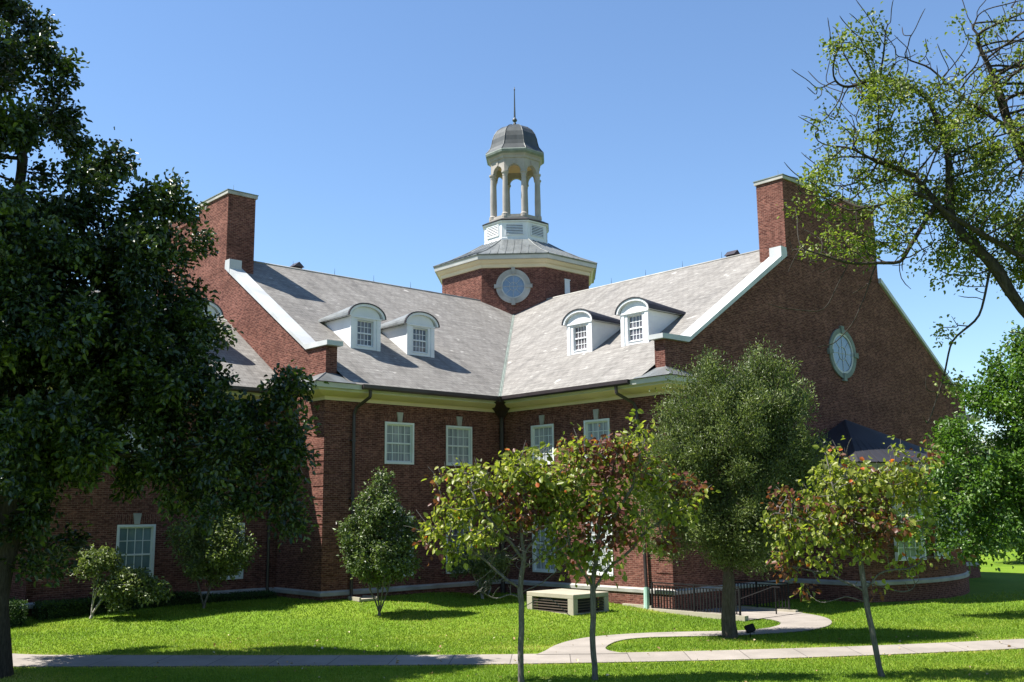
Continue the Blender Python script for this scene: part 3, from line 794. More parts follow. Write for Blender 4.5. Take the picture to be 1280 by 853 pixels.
quad(bm, ((LA+.002, lo_, lz), (LE+.3, lo_, lz), (LE+.3, -9.7, lz+MS*(lo_+9.7)), (LA+.002, -9.7, lz+MS*(lo_+9.7))))
quad(bm, ((LA+.002, -9.7, lz+MS*(lo_+9.7)), (LE+.3, -9.7, lz+MS*(lo_+9.7)), (LE+.3, -15.6, lz+MS*(lo_+9.7)), (LA+.002, -15.6, lz+MS*(lo_+9.7))))
quad(bm, ((LA+.002, -15.6, lz+MS*(lo_+9.7)), (LE+.3, -15.6, lz+MS*(lo_+9.7)), (LE+.3, -23.4, lz), (LA+.002, -23.4, lz)))
quad(bm, ((LE+.3, -4.4, 7.2), (LE+13, -4.4, 7.2), (LE+13, -11, 11.2), (LE+.3, -11, 11.2))); quad(bm, ((LE+.3, -11, 11.2), (LE+13, -11, 11.2), (LE+13, -18, 7.2), (LE+.3, -18, 7.2)))
build('link_roof', bm, SLATE, hall, recalc=False)
bm = bmesh.new(); sweep(bm, [(LE, LB2-4), (LE, LB2), (LA+.004, LB2)], cprof, mi=cm); build('cornice', bm, [CREAM, PALE], hall)
bm = bmesh.new(); sweep(bm, [(LE+1, LB2), (LA+.004, LB2)], gp); build('gutter', bm, GUTTER, hall)
bm = bmesh.new(); sweep(bm, [(LE, LB2-2.3), (LE, LB2), (LA+.12, LB2)], wt); build('water_table', bm, STONE, hall)
bm = bmesh.new()
pts = [(9.35, LB2+.95, ZE-.15), (9.35, LB2+.3, 7.7), (9.35, LB2+.1, 7.4), (9.35, LB2+.1, .2)]
for p, qq in zip(pts[:-1], pts[1:]): cyl(bm, p, qq, .06)
build('downspout', bm, GUTTER, hall)
dormer(11.55, -2.1, 'L')

# --- bow-fronted bay against the right gable
def bow(n=25, r=0.0):
    w = 4.68+r
    pts = [(GC+w, LB+.0)]
    for i in range(n):
        x = 1-2*i/(n-1); pts.append((GC+w*x, LB+2.9+r+1.15*(1-x*x)))
    pts.append((GC-w, LB)); return pts
bp = bow()
bm = bmesh.new()
sweep(bm, bp, [(0, 0), (0, 5.3)], cap=False)
bay = build('bay', bm, BRICK, hall)
bm = bmesh.new(); sweep(bm, bp, [(.002, .66), (.10, .68), (.11, .80), (.002, .86)], cap=False); build('water_table', bm, STONE, bay)
bm = bmesh.new(); sweep(bm, bp, [(.002, -.2), (.055, -.2), (.055, .675), (.002, .675)], cap=False); build('plinth', bm, BRICK, bay)
bm = bmesh.new(); sweep(bm, bp, [(.002, 4.75), (.05, 4.75), (.10, 5.05), (.40, 5.2), (.45, 5.45), (.002, 5.46)], cap=False); build('bay_cornice', bm, PALE, bay)
bm = bmesh.new(); e = bow(25, .55)
ap = bm.verts.new((GC, LB+.02, 7.66)); vs = [bm.verts.new((x, y, 5.48)) for x, y in e]
for a, b in zip(vs[:-1], vs[1:]): bm.faces.new((a, b, ap))
for x, y in e[1:-1]:
    for xx, yy in ((x, y),):
        cyl(bm, (xx, yy, 5.49), (GC+(xx-GC)*.06, LB+.1, 7.56), .022, .008, n=4, cap=False)
build('bay_roof', bm, DARKMETAL, bay)
for wa in (-10.3, GC, -15.0):
    x = (wa-GC)/4.68; y = LB+2.9+1.15*(1-x*x); sl = -2.3*x/4.68; u = Vector((1, sl, 0)).normalized(); n = Vector((-u.y, u.x, 0))
    if n.y < 0: n = -n
    o = Vector((wa, y, 0))+n*.14
    window((o.x, o.y), (u.x, u.y), (n.x, n.y), -.82, .82, 1.6, 4.3, 4, 6, GLASS_BLUE, key=False, parent=bay)

# ------------------------------------------------------------------ things on the lawn near the building
def local_root(name, a, b, z, label, cat, group=None):
    r = empty(name, W(a, b, z), PH180); return tag(r, label, cat, group)
vz = 0.20
vb = local_root('vent_box', 3.5, 7.3, vz, 'low square concrete ventilation box with louvred sides standing on the lawn', 'vent box')
bm = bmesh.new(); hx, hy, h = .88, 1.15, .70
box(bm, -hx, hx, -hy, hy, h-.15, h)
for sx in (-1, 1):
    for sy in (-1, 1): box(bm, sx*hx-(.22 if sx > 0 else 0), sx*hx+(.22 if sx < 0 else 0), sy*hy-(.28 if sy > 0 else 0), sy*hy+(.28 if sy < 0 else 0), -.15, h-.151)
box(bm, -hx+.03, hx-.03, -hy+.03, hy-.03, -.15, .08)
bmesh.ops.bevel(bm, geom=[e for e in bm.edges], offset=.012, segments=1, affect='EDGES')
build('housing', bm, CONC2, vb)
for ax in (0, 1):
    for sg in (-1, 1):
        bm = bmesh.new()
        for k in range(5):
            z = .10+k*.09
            if ax == 0:
                s = sg*(hx-.10); prism(bm, [(s, -hy+.28, z), (s+sg*.07, -hy+.28, z-.02), (s+sg*.07, -hy+.28, z), (s, -hy+.28, z+.02)], (0, 2*hy-.56, 0))
            else:
                s = sg*(hy-.10); prism(bm, [(-hx+.22, s, z), (-hx+.22, s+sg*.07, z-.02), (-hx+.22, s+sg*.07, z), (-hx+.22, s, z+.02)], (2*hx-.44, 0, 0))
        build('louver_grille', bm, simple('grille_brown', (.06, .045, .035), .6, .3, .2, 3), vb)
bm = bmesh.new(); box(bm, -hx+.25, hx-.25, -hy+.3, hy-.3, 0, h-.16); build('inner_duct', bm, LOUVD, vb)

# areaway slab with its kerb and the railings round it
bm = bmesh.new()
def gp_(a, b, dz):
    p = W(a, b); return Vector((a, b, float(ground_z(p.x, p.y))+dz))
gr = [[bm.verts.new(gp_(-3.1+3.35*i/6, LB+.06+(12.45-LB)*j/8, .045)) for j in range(9)] for i in range(7)]
for i in range(6):
    for j in range(8): bm.faces.new((gr[i][j], gr[i+1][j], gr[i+1][j+1], gr[i][j+1]))
o = build('areaway_paving', bm, CONC, None, recalc=False); o.location = W(0, 0); o.rotation_euler = (0, 0, PH180); tag(o, kind='structure')
bm = bmesh.new()
for a0, a1, b0, b1 in ((.12, .34, 8.3, 12.45), (.06, .2, 6.9, 8.3)):
    z0 = min(gp_(a0, b0, 0).z, gp_(a0, b1, 0).z); box(bm, a0, a1, b0, b1, z0-.1, max(gp_(a0, b0, 0).z, gp_(a0, b1, 0).z)+.07)
box(bm, -3.12, -2.95, LB+.06, 12.3, -.1, .12)
o = build('kerb', bm, CONC2, None); o.location = W(0, 0); o.rotation_euler = (0, 0, PH180); tag(o, kind='structure')
def railing(name, a, b0, b1, zb, label, step=.135, posts=3):
    r = local_root(name, a, b0, zb, label, 'railing', 'black iron railings round the basement entrance')
    Ln = b1-b0; bm = bmesh.new()
    box(bm, -.025, .025, 0, Ln, .97, 1.01); box(bm, -.018, .018, 0, Ln, .88, .905); box(bm, -.018, .018, 0, Ln, .10, .125)
    build('handrail', bm, BLACKIRON, r)
    for k in range(posts):
        y = Ln*k/(posts-1); bm = bmesh.new(); box(bm, -.028, .028, y-.028, y+.028, -.05, .969); build('post', bm, BLACKIRON, r)
    bm = bmesh.new(); n = int(Ln/step)
    for k in range(1, n):
        y = Ln*k/n; box(bm, -.016, .016, y-.016, y+.016, .126, .879)
    build('balusters', bm, BLACKIRON, r)
railing('railing', .23, 8.4, 12.2, .10, 'long black iron railing along the kerb between the brick corner and the shady tree trunk')
railing('railing', -3.03, LB+.1, 12.0, .06, 'shorter black iron railing farther back, ending where the curved path begins', posts=3)
hr = local_root('handrail', -1.9, 9.5, .06, 'thin sloping black handrail between the two iron railings', 'handrail')
bm = bmesh.new(); cyl(bm, (0, 2.6, .92), (0, .5, .18), .022, n=6); cyl(bm, (0, 2.6, .92), (0, 2.9, .92), .022, n=6); build('rail', bm, BLACKIRON, hr)
bm = bmesh.new(); cyl(bm, (0, 2.7, .92), (0, 2.7, 0), .025, n=6); build('post', bm, BLACKIRON, hr)
# splash block
p = W(7.74, .75); 
sb = bmesh.new(); 
prism(sb, [(-.35, 0, 0), (.35, 0, 0), (.42, .85, 0), (-.42, .85, 0)], (0, 0, .08)); prism(sb, [(-.35, 0, .081), (-.28, 0, .081), (-.35, .85, .081), (-.42, .85, .081)], (0, 0, .06)); prism(sb, [(.28, 0, .081), (.35, 0, .081), (.42, .85, .081), (.35, .85, .081)], (0, 0, .06))
o = build('splash_block', sb, CONC2, None); o.location = W(7.74, .45, float(ground_z(p.x, p.y))); o.rotation_euler = (0, 0, PH180)
tag(o, 'flat grey concrete splash block at the foot of the left downspout', 'splash block')
# floodlight
fl = empty('floodlight', (6.82, 30.3, 0)); tag(fl, 'small black floodlight on a short stake beside the shady tree trunk', 'floodlight')
bm = bmesh.new(); cyl(bm, (0, 0, -.05), (0, 0, .17), .014, n=6); cyl(bm, (-.13, 0, .17), (.13, 0, .17), .012, n=6); build('stake', bm, BLACKIRON, fl)
bm = bmesh.new(); box(bm, -.14, .14, -.05, .05, -.11, .11); bmesh.ops.bevel(bm, geom=bm.edges[:], offset=.015, segments=2, affect='EDGES')
for k in range(5): box(bm, -.12, .12, .05, .075, -.09+k*.042, -.08+k*.042)
o = build('lamp_head', bm, BLACKIRON, fl); o.location = (0, 0, .28); o.rotation_euler = (R(-25), R(-14), R(12))
bm = bmesh.new(); box(bm, -.115, .115, .076, .08, -.088, .088); lens = build('lens', bm, GLASS_DARK, o)
# ------------------------------------------------------------------ vegetation
def unit(v): return v/np.maximum(np.linalg.norm(v, axis=-1, keepdims=True), 1e-9)
def subclump(clumps, rng, k=9, f=.40, at_r=.72):
    out = []
    for c in clumps:
        n = max(3, int(round(k*min(1.6, (c[3]/1.2)**1.2))))
        d = unit(rng.normal(size=(n, 3))); s = f*min(1.0, (1.2/c[3])**.35)
        for v in d:
            u = rng.uniform(.75, 1.25)
            out.append((c[0]+v[0]*c[3]*at_r*rng.uniform(.75, 1.1), c[1]+v[1]*c[4]*at_r*rng.uniform(.75, 1.1), c[2]+v[2]*c[5]*at_r*rng.uniform(.75, 1.1), c[3]*s*u, c[4]*s*u, c[5]*s*u*.85))
    return out
def in_clumps(rng, clumps, n, shell=0.0):
    """random points in a union of ellipsoids (x,y,z,rx,ry,rz)"""
    C = np.array(clumps, float); vol = C[:, 3]*C[:, 4]*C[:, 5]
    k = rng.choice(len(C), n, p=vol/vol.sum())
    d = unit(rng.normal(size=(n, 3))); r = rng.uniform(shell, 1, n)**(1/3)
    return C[k, :3]+d*r[:, None]*C[k, 3:]
def colonize(rng, starts, att, D, kill, maxit=160, jitter=0.25, up=0.05):
    """space colonisation; starts = list of polylines [(x,y,z)...], the first one rooted at the ground,
    the others beginning at a point of an earlier one"""
    pos = []; par = []
    for pl in starts:
        pl = [np.array(p, float) for p in pl]
        if not pos: pos.append(pl[0]); par.append(-1); last = 0
        else:
            last = int(np.argmin([np.sum((p-pl[0])**2) for p in pos]))
        for p in pl[1:]:
            q0 = pos[last]; L = np.linalg.norm(p-q0); n = max(1, int(round(L/D)))
            for i in range(1, n+1):
                q = q0+(p-q0)*i/n
                if i < n: q = q+rng.normal(size=3)*D*(.10 if D > .12 or len(starts) == 0 or pl is starts[0] or np.allclose(pl[0], starts[0][0]) else .30)
                pos.append(q); par.append(last); last = len(pos)-1
    pos = np.array(pos); par = list(par); att = att.copy()
    d = np.full(len(att), 1e9); near = np.zeros(len(att), int)
    def upd(i0):
        nonlocal d, near
        for s in range(i0, len(pos), 256):
            dd = np.linalg.norm(att[:, None]-pos[None, s:s+256], axis=2)
            j = dd.argmin(1); m = dd[np.arange(len(att)), j]; b = m < d
            d[b] = m[b]; near[b] = j[b]+s
    upd(0)
    for it in range(maxit):
        keep = d > kill; att, d, near = att[keep], d[keep], near[keep]
        if len(att) < 3: break
        idx = np.unique(near); dirs = unit(att-pos[near])
        S = np.zeros((len(pos), 3)); np.add.at(S, near, dirs)
        v = unit(S[idx]+rng.normal(size=(len(idx), 3))*jitter+np.array([0, 0, up]))
        new = pos[idx]+v*D
        i0 = len(pos)
        # avoid duplicates
        ch = {}
        ok = []
        for k, (i, q) in enumerate(zip(idx, new)):
            ok.append(True)
        pos = np.vstack([pos, new]); par += list(idx)
        upd(i0)
        # nodes that failed to get closer: drop their attractors
        if it > 25 and it % 6 == 0:
            keep = rng.uniform(size=len(att)) > 0.12; att, d, near = att[keep], d[keep], near[keep]
            if len(att) < 3: break
    return pos, np.array(par)
def radii(pos, par, tip, expo=2.3, rmax=None):
    n = len(pos); acc = np.zeros(n); r = np.zeros(n)
    for i in range(n-1, -1, -1):
        r[i] = max(tip, acc[i]**(1/expo)) if acc[i] > 0 else tip
        if par[i] >= 0: acc[par[i]] += r[i]**expo
    if rmax: r = tip+(r-tip)*((rmax-tip)/(r.max()-tip)) if r.max() > rmax else tip+(r-tip)**(1)*((rmax-tip)/(r.max()-tip))**((r-tip)/(r.max()-tip))
    return r
def tubes(pos, par, r, flare=1.35, rmin=0.0):
    n = len(pos); kids = [[] for _ in range(n)]
    for i, p in enumerate(par):
        if p >= 0: kids[p].append(i)
    P = pos.copy()
    for _ in range(2):
        Q = P.copy()
        for i in range(n):
            if par[i] >= 0 and kids[i]:
                k = max(kids[i], key=lambda j: r[j]); Q[i] = P[i]*.5+(P[par[i]]+P[k])*.25
        P = Q
    V = []; F = []; base = 0
    stack = [(0, None)]
    while stack:
        s, pr = stack.pop()
        chain = [pr] if pr is not None else []
        i = s
        while True:
            chain.append(i)
            if not kids[i]: break
            ks = sorted(kids[i], key=lambda j: -r[j])
            for k in ks[1:]: stack.append((k, i))
            i = ks[0]
        if len(chain) < 2: continue
        rc = np.array([r[j] for j in chain]); 
        if pr is not None: rc[0] = rc[1]
        if rc.max() < rmin: continue
        C = P[chain]; m = 5 if rc.max() < .05 else (7 if rc.max() < .12 else 10)
        T = unit(np.gradient(C, axis=0)); u = np.array([1.0, .13, .07]); u = unit(np.cross(T[0], np.cross(u, T[0])))
        a = np.arange(m)*2*np.pi/m
        for j in range(len(C)):
            u = unit(u-T[j]*np.dot(u, T[j])); w = np.cross(T[j], u)
            rr_ = rc[j]*(1.0 if j < len(C)-1 else .5)
            if pr is None and rc[0] > .03: rr_ *= 1+(flare-1)*max(0, 1-(C[j][2]-C[0][2])/(rc[0]*5))**2
            wob = 1+0.10*np.sin(a*2+j*.6)+.06*np.sin(a*3-j*.4) if rc.max() > .08 else 1.0
            V.append(C[j]+(np.cos(a)[:, None]*u+np.sin(a)[:, None]*w)*(rr_*wob if np.ndim(wob) == 0 or True else 0)[:, None] if np.ndim(wob) else C[j]+(np.cos(a)[:, None]*u+np.sin(a)[:, None]*w)*rr_)
        L = len(C); k = np.arange(m); k2 = (k+1) % m
        for j in range(L-1):
            b0_, b1_ = base+j*m, base+(j+1)*m
            F.append(np.stack([b0_+k, b0_+k2, b1_+k2, b1_+k], 1))
        base += L*m
    return np.vstack(V), np.vstack(F)
def np_mesh(name, V, F, mat, parent, smooth_=False, rnd=None):
    me = bpy.data.meshes.new(name); nf, k = F.shape
    me.vertices.add(len(V)); me.vertices.foreach_set('co', np.ascontiguousarray(V, np.float32).ravel())
    me.loops.add(nf*k); me.loops.foreach_set('vertex_index', F.astype(np.int32).ravel())
    me.polygons.add(nf); me.polygons.foreach_set('loop_start', np.arange(0, nf*k, k, dtype=np.int32))
    me.polygons.foreach_set('loop_total', np.full(nf, k, np.int32))
    if smooth_: me.polygons.foreach_set('use_smooth', np.ones(nf, bool))
    if rnd is not None:
        at_ = me.attributes.new('rnd', 'FLOAT', 'FACE'); at_.data.foreach_set('value', rnd.astype(np.float32))
    me.update(calc_edges=True)
    return link_mesh(name, me, mat, parent)
def leaf_mesh(rng, P, out, size, width, rnd, droop=0.3, upn=0.8, fold=0.22, sizevar=0.3):
    """folded six-point leaves; P base points, out preferred directions"""
    n = len(P); s = size*(1+rng.normal(size=n)*sizevar).clip(.45, 1.7)
    d = unit(out+rng.normal(size=(n, 3))*0.75+np.array([0, 0, -droop])*1.0)
    nz = rng.normal(size=(n, 3))*0.62+np.array([0, 0, upn]); nz = unit(nz-d*np.sum(nz*d, 1)[:, None])
    w = np.cross(d, nz); S = s[:, None]
    loc = [(0, 0, 0), (.30, .5, 1), (.72, .36, .8), (1, 0, -.25), (.72, -.36, .8), (.30, -.5, 1)]
    V = np.stack([P+d*S*a+w*S*width*b+nz*S*fold*c for a, b, c in loc], 1).reshape(-1, 3)
    b0 = np.arange(n)*6
    F = np.stack([np.stack([b0, b0+1, b0+2, b0+3], 1), np.stack([b0, b0+3, b0+4, b0+5], 1)], 1).reshape(-1, 4)
    return V, F, np.repeat(rnd, 2)
def make_tree(name, label, cat, seed, starts, clumps, natt, D, kill, tip, bark, leafm, nleaf, lsize, lwidth,
              rmax=None, spread=0.25, droop=.3, group=None, twig=0.03, bare=0.0, upn=.8, shell=0.0, up=.05, cl_sd=.22,
              rnd_sd=.16, expo=2.3, rmin=0.0, fold=.22, rfun=None, cname='crown', barec=(), nbare=0, jit=.25, shoots=0, shl=.5, shleaf=True):
    rng = np.random.RandomState(seed)
    root = empty(name, starts[0][0]); tag(root, label, cat, group)
    base = np.array(starts[0][0], float)
    att = in_clumps(rng, clumps, natt, shell)
    if nbare: att = np.vstack([att, in_clumps(rng, barec, nbare)])
    pos, par = colonize(rng, starts, att, D, kill, up=up, jitter=jit)
    n0 = len(pos)
    if shoots:
        par = list(par); leafset = np.setdiff1d(np.arange(n0), np.array(par)); ctr = np.array(clumps, float)[:, :3].mean(0)
        add = []
        for i in rng.choice(leafset, min(shoots, len(leafset)), replace=False):
            d = unit(unit(pos[i]-ctr)*.8+np.array([0, 0, .75 if up > 0 else 0])+rng.normal(size=3)*.3); last = i; L = shl*rng.uniform(.4, 1.3); ns = 5
            for q in range(ns):
                d = unit(d+rng.normal(size=3)*.13)
                p = (pos[last] if last < n0 else add[last-n0])+d*L/ns; add.append(p); par.append(last); last = n0+len(add)-1
        pos = np.vstack([pos, add]); par = np.array(par)
    r = radii(pos, par, tip, expo, rmax)
    V, F = tubes(pos-base, par, r, rmin=rmin)
    np_mesh('trunk', V, F, bark, root, True)
    # leaves round thin nodes
    cand = np.where((r < twig) & ((np.arange(len(pos)) < n0) | shleaf))[0]
    if nbare:
        C = np.array(clumps, float); q = pos[cand]
        ins = (np.sum(((q[:, None]-C[None, :, :3])/(C[None, :, 3:]*1.15))**2, 2) < 1).any(1); cand = cand[ins]
    if bare > 0:
        h = np.sin(pos[cand, 0]*1.9+pos[cand, 2]*1.3+seed)*.5+.5
        cand = cand[rng.uniform(size=len(cand)) > bare*(0.4+1.2*h)]
    pd = pos-pos[np.maximum(par, 0)]
    k = cand[rng.randint(0, len(cand), nleaf)]
    dens = rng.uniform(size=len(pos))
    k = np.where(dens[k] < .35, cand[rng.randint(0, len(cand), nleaf)], k)
    P = pos[k]+rng.normal(size=(nleaf, 3))*spread
    C = np.array(clumps, float); cen = C[:, :3].mean(0)
    out = unit(unit(pd[k])+unit(P-pos[k])*.8)
    cl = rng.normal(size=len(pos))*cl_sd
    rn = (.5+cl[k]+rng.normal(size=nleaf)*rnd_sd).clip(0, 1)
    if rfun is not None: rn = rfun(rng, P, rn, k, pos)
    V, F, rr_ = leaf_mesh(rng, P-base, out, lsize, lwidth, rn, droop, upn, fold)
    np_mesh(cname, V, F, leafm, root, False, rr_)
    return root
def g0(x, y): return float(ground_z(x, y))

OAKL = leaf_mat('oak_leaf', [(0, (.014, .026, .009)), (.5, (.024, .044, .012)), (.8, (.044, .074, .018)), (1, (.085, .12, .03))], .40, .16, .5)
FINEL = leaf_mat('fine_leaf', [(0, (.055, .080, .028)), (.5, (.115, .15, .050)), (1, (.19, .225, .08))], .42, .3, .45)
LIMEL = leaf_mat('lime_leaf', [(0, (.06, .085, .018)), (.5, (.125, .165, .032)), (1, (.21, .24, .055))], .45, .45, .4)
BRIGHTL = leaf_mat('bright_leaf', [(0, (.035, .08, .014)), (.5, (.075, .15, .022)), (1, (.13, .21, .035))], .4, .4, .45)
CRAPEL = leaf_mat('crape_leaf', [(0, (.045, .070, .026)), (.5, (.09, .13, .042)), (.93, (.15, .195, .065)), (.985, (.13, .17, .06)), (1, (.8, .72, .72))], .42, .25, .45)
REDL = leaf_mat('redbud_leaf', [(0, (.13, .035, .026)), (.10, (.13, .048, .034)), (.20, (.17, .075, .045)), (.26, (.09, .11, .022)), (.5, (.17, .205, .032)), (.85, (.26, .285, .05)), (.95, (.34, .34, .08)), (1, (.5, .12, .03))], .42, .5, .4)
HEDGEL = leaf_mat('hedge_leaf', [(0, (.018, .04, .012)), (1, (.06, .11, .025))], .5, .2, .3)

# --- big oak on the left
def A3(px, py, Y): v = at(px, py, Y); return (v.x, v.y, v.z)
tx, ty = -12.15, 24.5
oc = []
for px, py, Y, r in (
    (-45, 40, 25, 2.1), (-120, 120, 23, 3.0), (35, 118, 24.5, 1.25), (100, 160, 25.5, .95), (130, 252, 24.5, 1.2), (195, 285, 25, 1.35),
    (228, 330, 26, .85), (-5, 330, 23, 1.9), (90, 370, 24, 2.3), (180, 400, 25.2, 1.6), (30, 460, 22.5, 2.2), (150, 490, 24.5, 1.9),
    (225, 480, 25.5, 1.05), (250, 540, 25, 1.3), (300, 530, 25.5, .95), (338, 512, 25, .8), (365, 545, 25.2, .75), (330, 590, 25, .95),
    (362, 620, 25.5, .62), (280, 620, 24.5, .9), (60, 560, 22.5, 1.3), (330, 650, 25.2, .55), (-100, 300, 25, 3.2), (-100, 480, 24, 2.6),
    (200, 575, 24.6, 1.0), (50, 640, 24, .65), (115, 640, 24.5, .40), (20, 670, 24, .7), (-120, 620, 23, 1.5), (-200, -60, 24, 3.5), (380, 585, 25.4, .5), (120, 570, 25.4, .9),
    (150, 440, 27.3, 1.7), (70, 350, 27.0, 1.7), (240, 430, 27.2, 1.0), (250, 600, 26.6, .9), (320, 560, 27.0, 1.0), (30, 560, 26.5, 1.4), (300, 665, 25.5, .5), (345, 690, 25.6, .38), (385, 640, 25.6, .45), (70, 690, 24.5, .45), (150, 620, 25, .5), (215, 640, 25, .5), (310, 470, 26, .45), (100, 500, 27.5, 1.6), (-60, 420, 27, 2.2), (370, 480, 26, .45), (250, 432, 26, .6), (240, 470, 26.2, .9), (385, 545, 25.6, .5), (388, 620, 25.8, .45), (375, 665, 25.8, .45), (350, 480, 26, .5), (80, 690, 26.5, .6), (180, 600, 27, .8), (40, 665, 25.6, .6), (105, 672, 26, .5), (200, 650, 25.6, .35), (235, 640, 26, .5), (130, 630, 26.4, .6), (-20, 690, 25, .6), (10, 620, 26.5, .9)):
    x, y, z = A3(px, py, Y); oc.append((x, y, z, r*1.08, r*1.0, r*1.0))
st = [[(tx, ty, g0(tx, ty)-.15), (tx-.05, ty, 2.0), (tx+.15, ty, 4.2), (tx+.1, ty-.2, 7), (tx-.3, ty, 10), (tx-.2, ty, 13)],
      [(tx+.1, ty, 3.7), (tx+1.8, ty-.1, 5.0), (tx+3.8, ty+.4, 5.3), (tx+5.6, ty+.6, 5.6)],
      [(tx+.15, ty, 4.6), (tx+1.6, ty+.6, 7.0), (tx+3.0, ty+.6, 9.2)],
      [(tx+.1, ty, 4.4), (tx-2.5, ty-.5, 6.5), (tx-5, ty-.8, 8)]]
oc = subclump(oc, np.random.RandomState(3), 11, .40, .74)
make_tree('oak_tree', 'huge dark green oak over the left of the lawn, trunk at the left edge', 'oak tree', 5,
          st, oc, 4600, .33, .40, .010, BARKD, OAKL, 250000, .135, .58, rmax=.30, spread=.17, twig=.035, cl_sd=.22)

# --- crape myrtles and small trees in front of the walls
def small_tree(label, x, y, seed, clumps, nl, natt=420, stems=4, ls=.085, mat=CRAPEL, bark=BARKG, lean=(0, 0), hfork=.9, spread=.10, tip=.006, rmax=.05, group='small trees planted close to the brick walls', name='crape_myrtle', rfun=None):
    z = g0(x, y)-.08; rng = np.random.RandomState(seed)
    st = [[(x, y, z), (x, y, z+.15)]]
    for k in range(stems):
        a = 2*math.pi*k/stems+.4; e = .12+.08*rng.rand()
        st.append([(x, y, z+.15), (x+math.cos(a)*e+lean[0]*.4, y+math.sin(a)*e, z+hfork*.6), (x+math.cos(a)*e*2.6+lean[0], y+math.sin(a)*e*2.2+lean[1], z+hfork*1.25)])
    return make_tree(name, label, 'small tree', seed, st, clumps, natt, .14, .17, tip, bark, mat, nl, ls, .55, rmax=rmax, spread=spread, twig=.02, group=group, up=.15, rfun=rfun)
def ell(px, py, Y, rx, rz, ry=None):
    x, y, z = A3(px, py, Y); return (x, y, z, rx, ry or rx, rz)
def myrtle_flowers(rng, P, rn, k, pos):
    rn = np.minimum(rn, .93); zt = P[:, 2] > np.percentile(P[:, 2], 62)
    return np.where(zt & (rng.uniform(size=len(rn)) < .015), 1.0, rn)
Yc = 35.4
small_tree('bushy crape myrtle with white blossom tips in front of the left facade windows', -4.6, Yc, 11,
           [ell(475, 700, Yc, 1.12, .85), ell(450, 670, Yc, .72, .75), ell(498, 668, Yc, .70, .8), ell(474, 640, Yc, .85, .8), ell(478, 610, Yc, .42, .55), ell(505, 705, Yc, .5, .5), ell(440, 690, Yc, .42, .4)], 17000, 900, rfun=myrtle_flowers, ls=.095)
small_tree('low crape myrtle with twisted pale stems leaning right over the lawn under the oak', -13.85, 34.0, 12,
           [ell(125, 700, 34, .7, .36), ell(165, 728, 34, .75, .40), ell(195, 742, 33.9, .45, .35), ell(105, 712, 34, .35, .25), ell(140, 738, 33.8, .45, .25), ell(150, 755, 33.8, .35, .2)], 6500, 420, 3, lean=(.35, 0), hfork=1.0, ls=.10, mat=FINEL, bark=BARKP)
small_tree('rounded small tree behind the oak boughs, second tree from the left by the wall', -10.75, 35.9, 13,
           [ell(262, 700, 35.9, .95, .9), ell(238, 670, 35.9, .8, .6), ell(230, 690, 35.6, .5, .4), ell(290, 690, 36, .8, .8), ell(275, 655, 36, .7, .5)], 11000, 600, 2, hfork=1.2, mat=FINEL, ls=.09, bark=BARKG)
small_tree('little thin multi-stemmed tree in the shade behind the first redbud', -1.22, 40.2, 14,
           [ell(590, 700, 40.2, .85, .42), ell(612, 712, 40.2, .75, .38), ell(575, 712, 40.2, .55, .3), ell(625, 700, 40, .5, .3)], 5200, 420, 5, hfork=.95, mat=FINEL, ls=.085, bark=BARKP)

# --- fine-leaved tree with the dark trunk
Yf = 30.4; fx = 6.27
fc = [ell(915, 560, Yf, 1.7, 1.8), ell(860, 590, Yf, 1.25, 1.4), ell(965, 580, Yf, 1.25, 1.5), ell(900, 500, Yf, 1.1, .85), ell(955, 500, Yf, .9, .9), ell(860, 530, Yf, .8, .7),
      ell(845, 640, Yf, 1.05, .95), ell(915, 655, Yf, 1.7, .95), ell(985, 640, Yf, .9, 1.0), ell(880, 475, Yf, .45, .5), ell(950, 468, Yf, .5, .55), ell(985, 520, Yf, .55, .6), ell(825, 600, Yf, .5, .7), ell(1000, 600, Yf, .45, .6), ell(920, 690, Yf, 1.2, .5), ell(835, 680, Yf, .6, .4)]
for i, c in enumerate(fc): fc[i] = (*c[:3], c[3], c[4]*.95, c[5])
make_tree('shade_tree', 'rounded grey-green fine-leaved tree on a dark trunk beside the curved path', 'shade tree', 21,
          [[(fx, Yf, -.1), (fx-.03, Yf, .9), (fx+.02, Yf, 1.75)], [(fx+.02, Yf, 1.7), (fx-.5, Yf, 2.5), (fx-1.0, Yf-.2, 3.6)], [(fx+.02, Yf, 1.7), (fx+.45, Yf+.2, 2.6), (fx+.9, Yf+.2, 3.8)], [(fx, Yf, 1.75), (fx, Yf-.1, 3.2), (fx+.1, Yf, 4.8)]],
          fc, 2600, .20, .22, .006, BARK, FINEL, 150000, .075, .34, rmax=.19, spread=.14, twig=.022, droop=-.5, upn=.4, up=.35, cl_sd=.16, shoots=420, shl=.62)

# --- three redbuds in the foreground
def redbud_r(frac):
    def f(rng, P, rn, k, pos):
        rn = .26+.69*rn
        h = np.sin(pos[k][:, 0]*3.1+pos[k][:, 1]*1.7)+np.sin(pos[k][:, 2]*3.7+pos[k][:, 0])+rng.normal(size=len(k))*.35
        red = (h+rng.normal(size=len(k))*.3 > frac)
        rn = np.where(red & (rng.uniform(size=len(k)) < .8), rng.uniform(0, .2, len(k)), rn)
        return np.where(rng.uniform(size=len(k)) < .012, 1.0, rn)
    return f
def redbud(label, x, y, seed, clumps, starts, nl, frac, bark=BARKR, natt=520, barec=(), nbare=0):
    make_tree('redbud_tree', label, 'redbud', seed, starts, clumps, int(natt*1.5), .11, .12, .0082, bark, REDL, int(nl*1.15), .118, .72, rmax=.066, spread=.10, shoots=150, shl=.34, barec=barec, nbare=nbare, jit=.4,
              droop=1.1, group='young redbuds along the front lawn', twig=.021, upn=.3, up=.12, expo=2.5, rfun=redbud_r(frac), fold=.16)
Y1 = 23.0
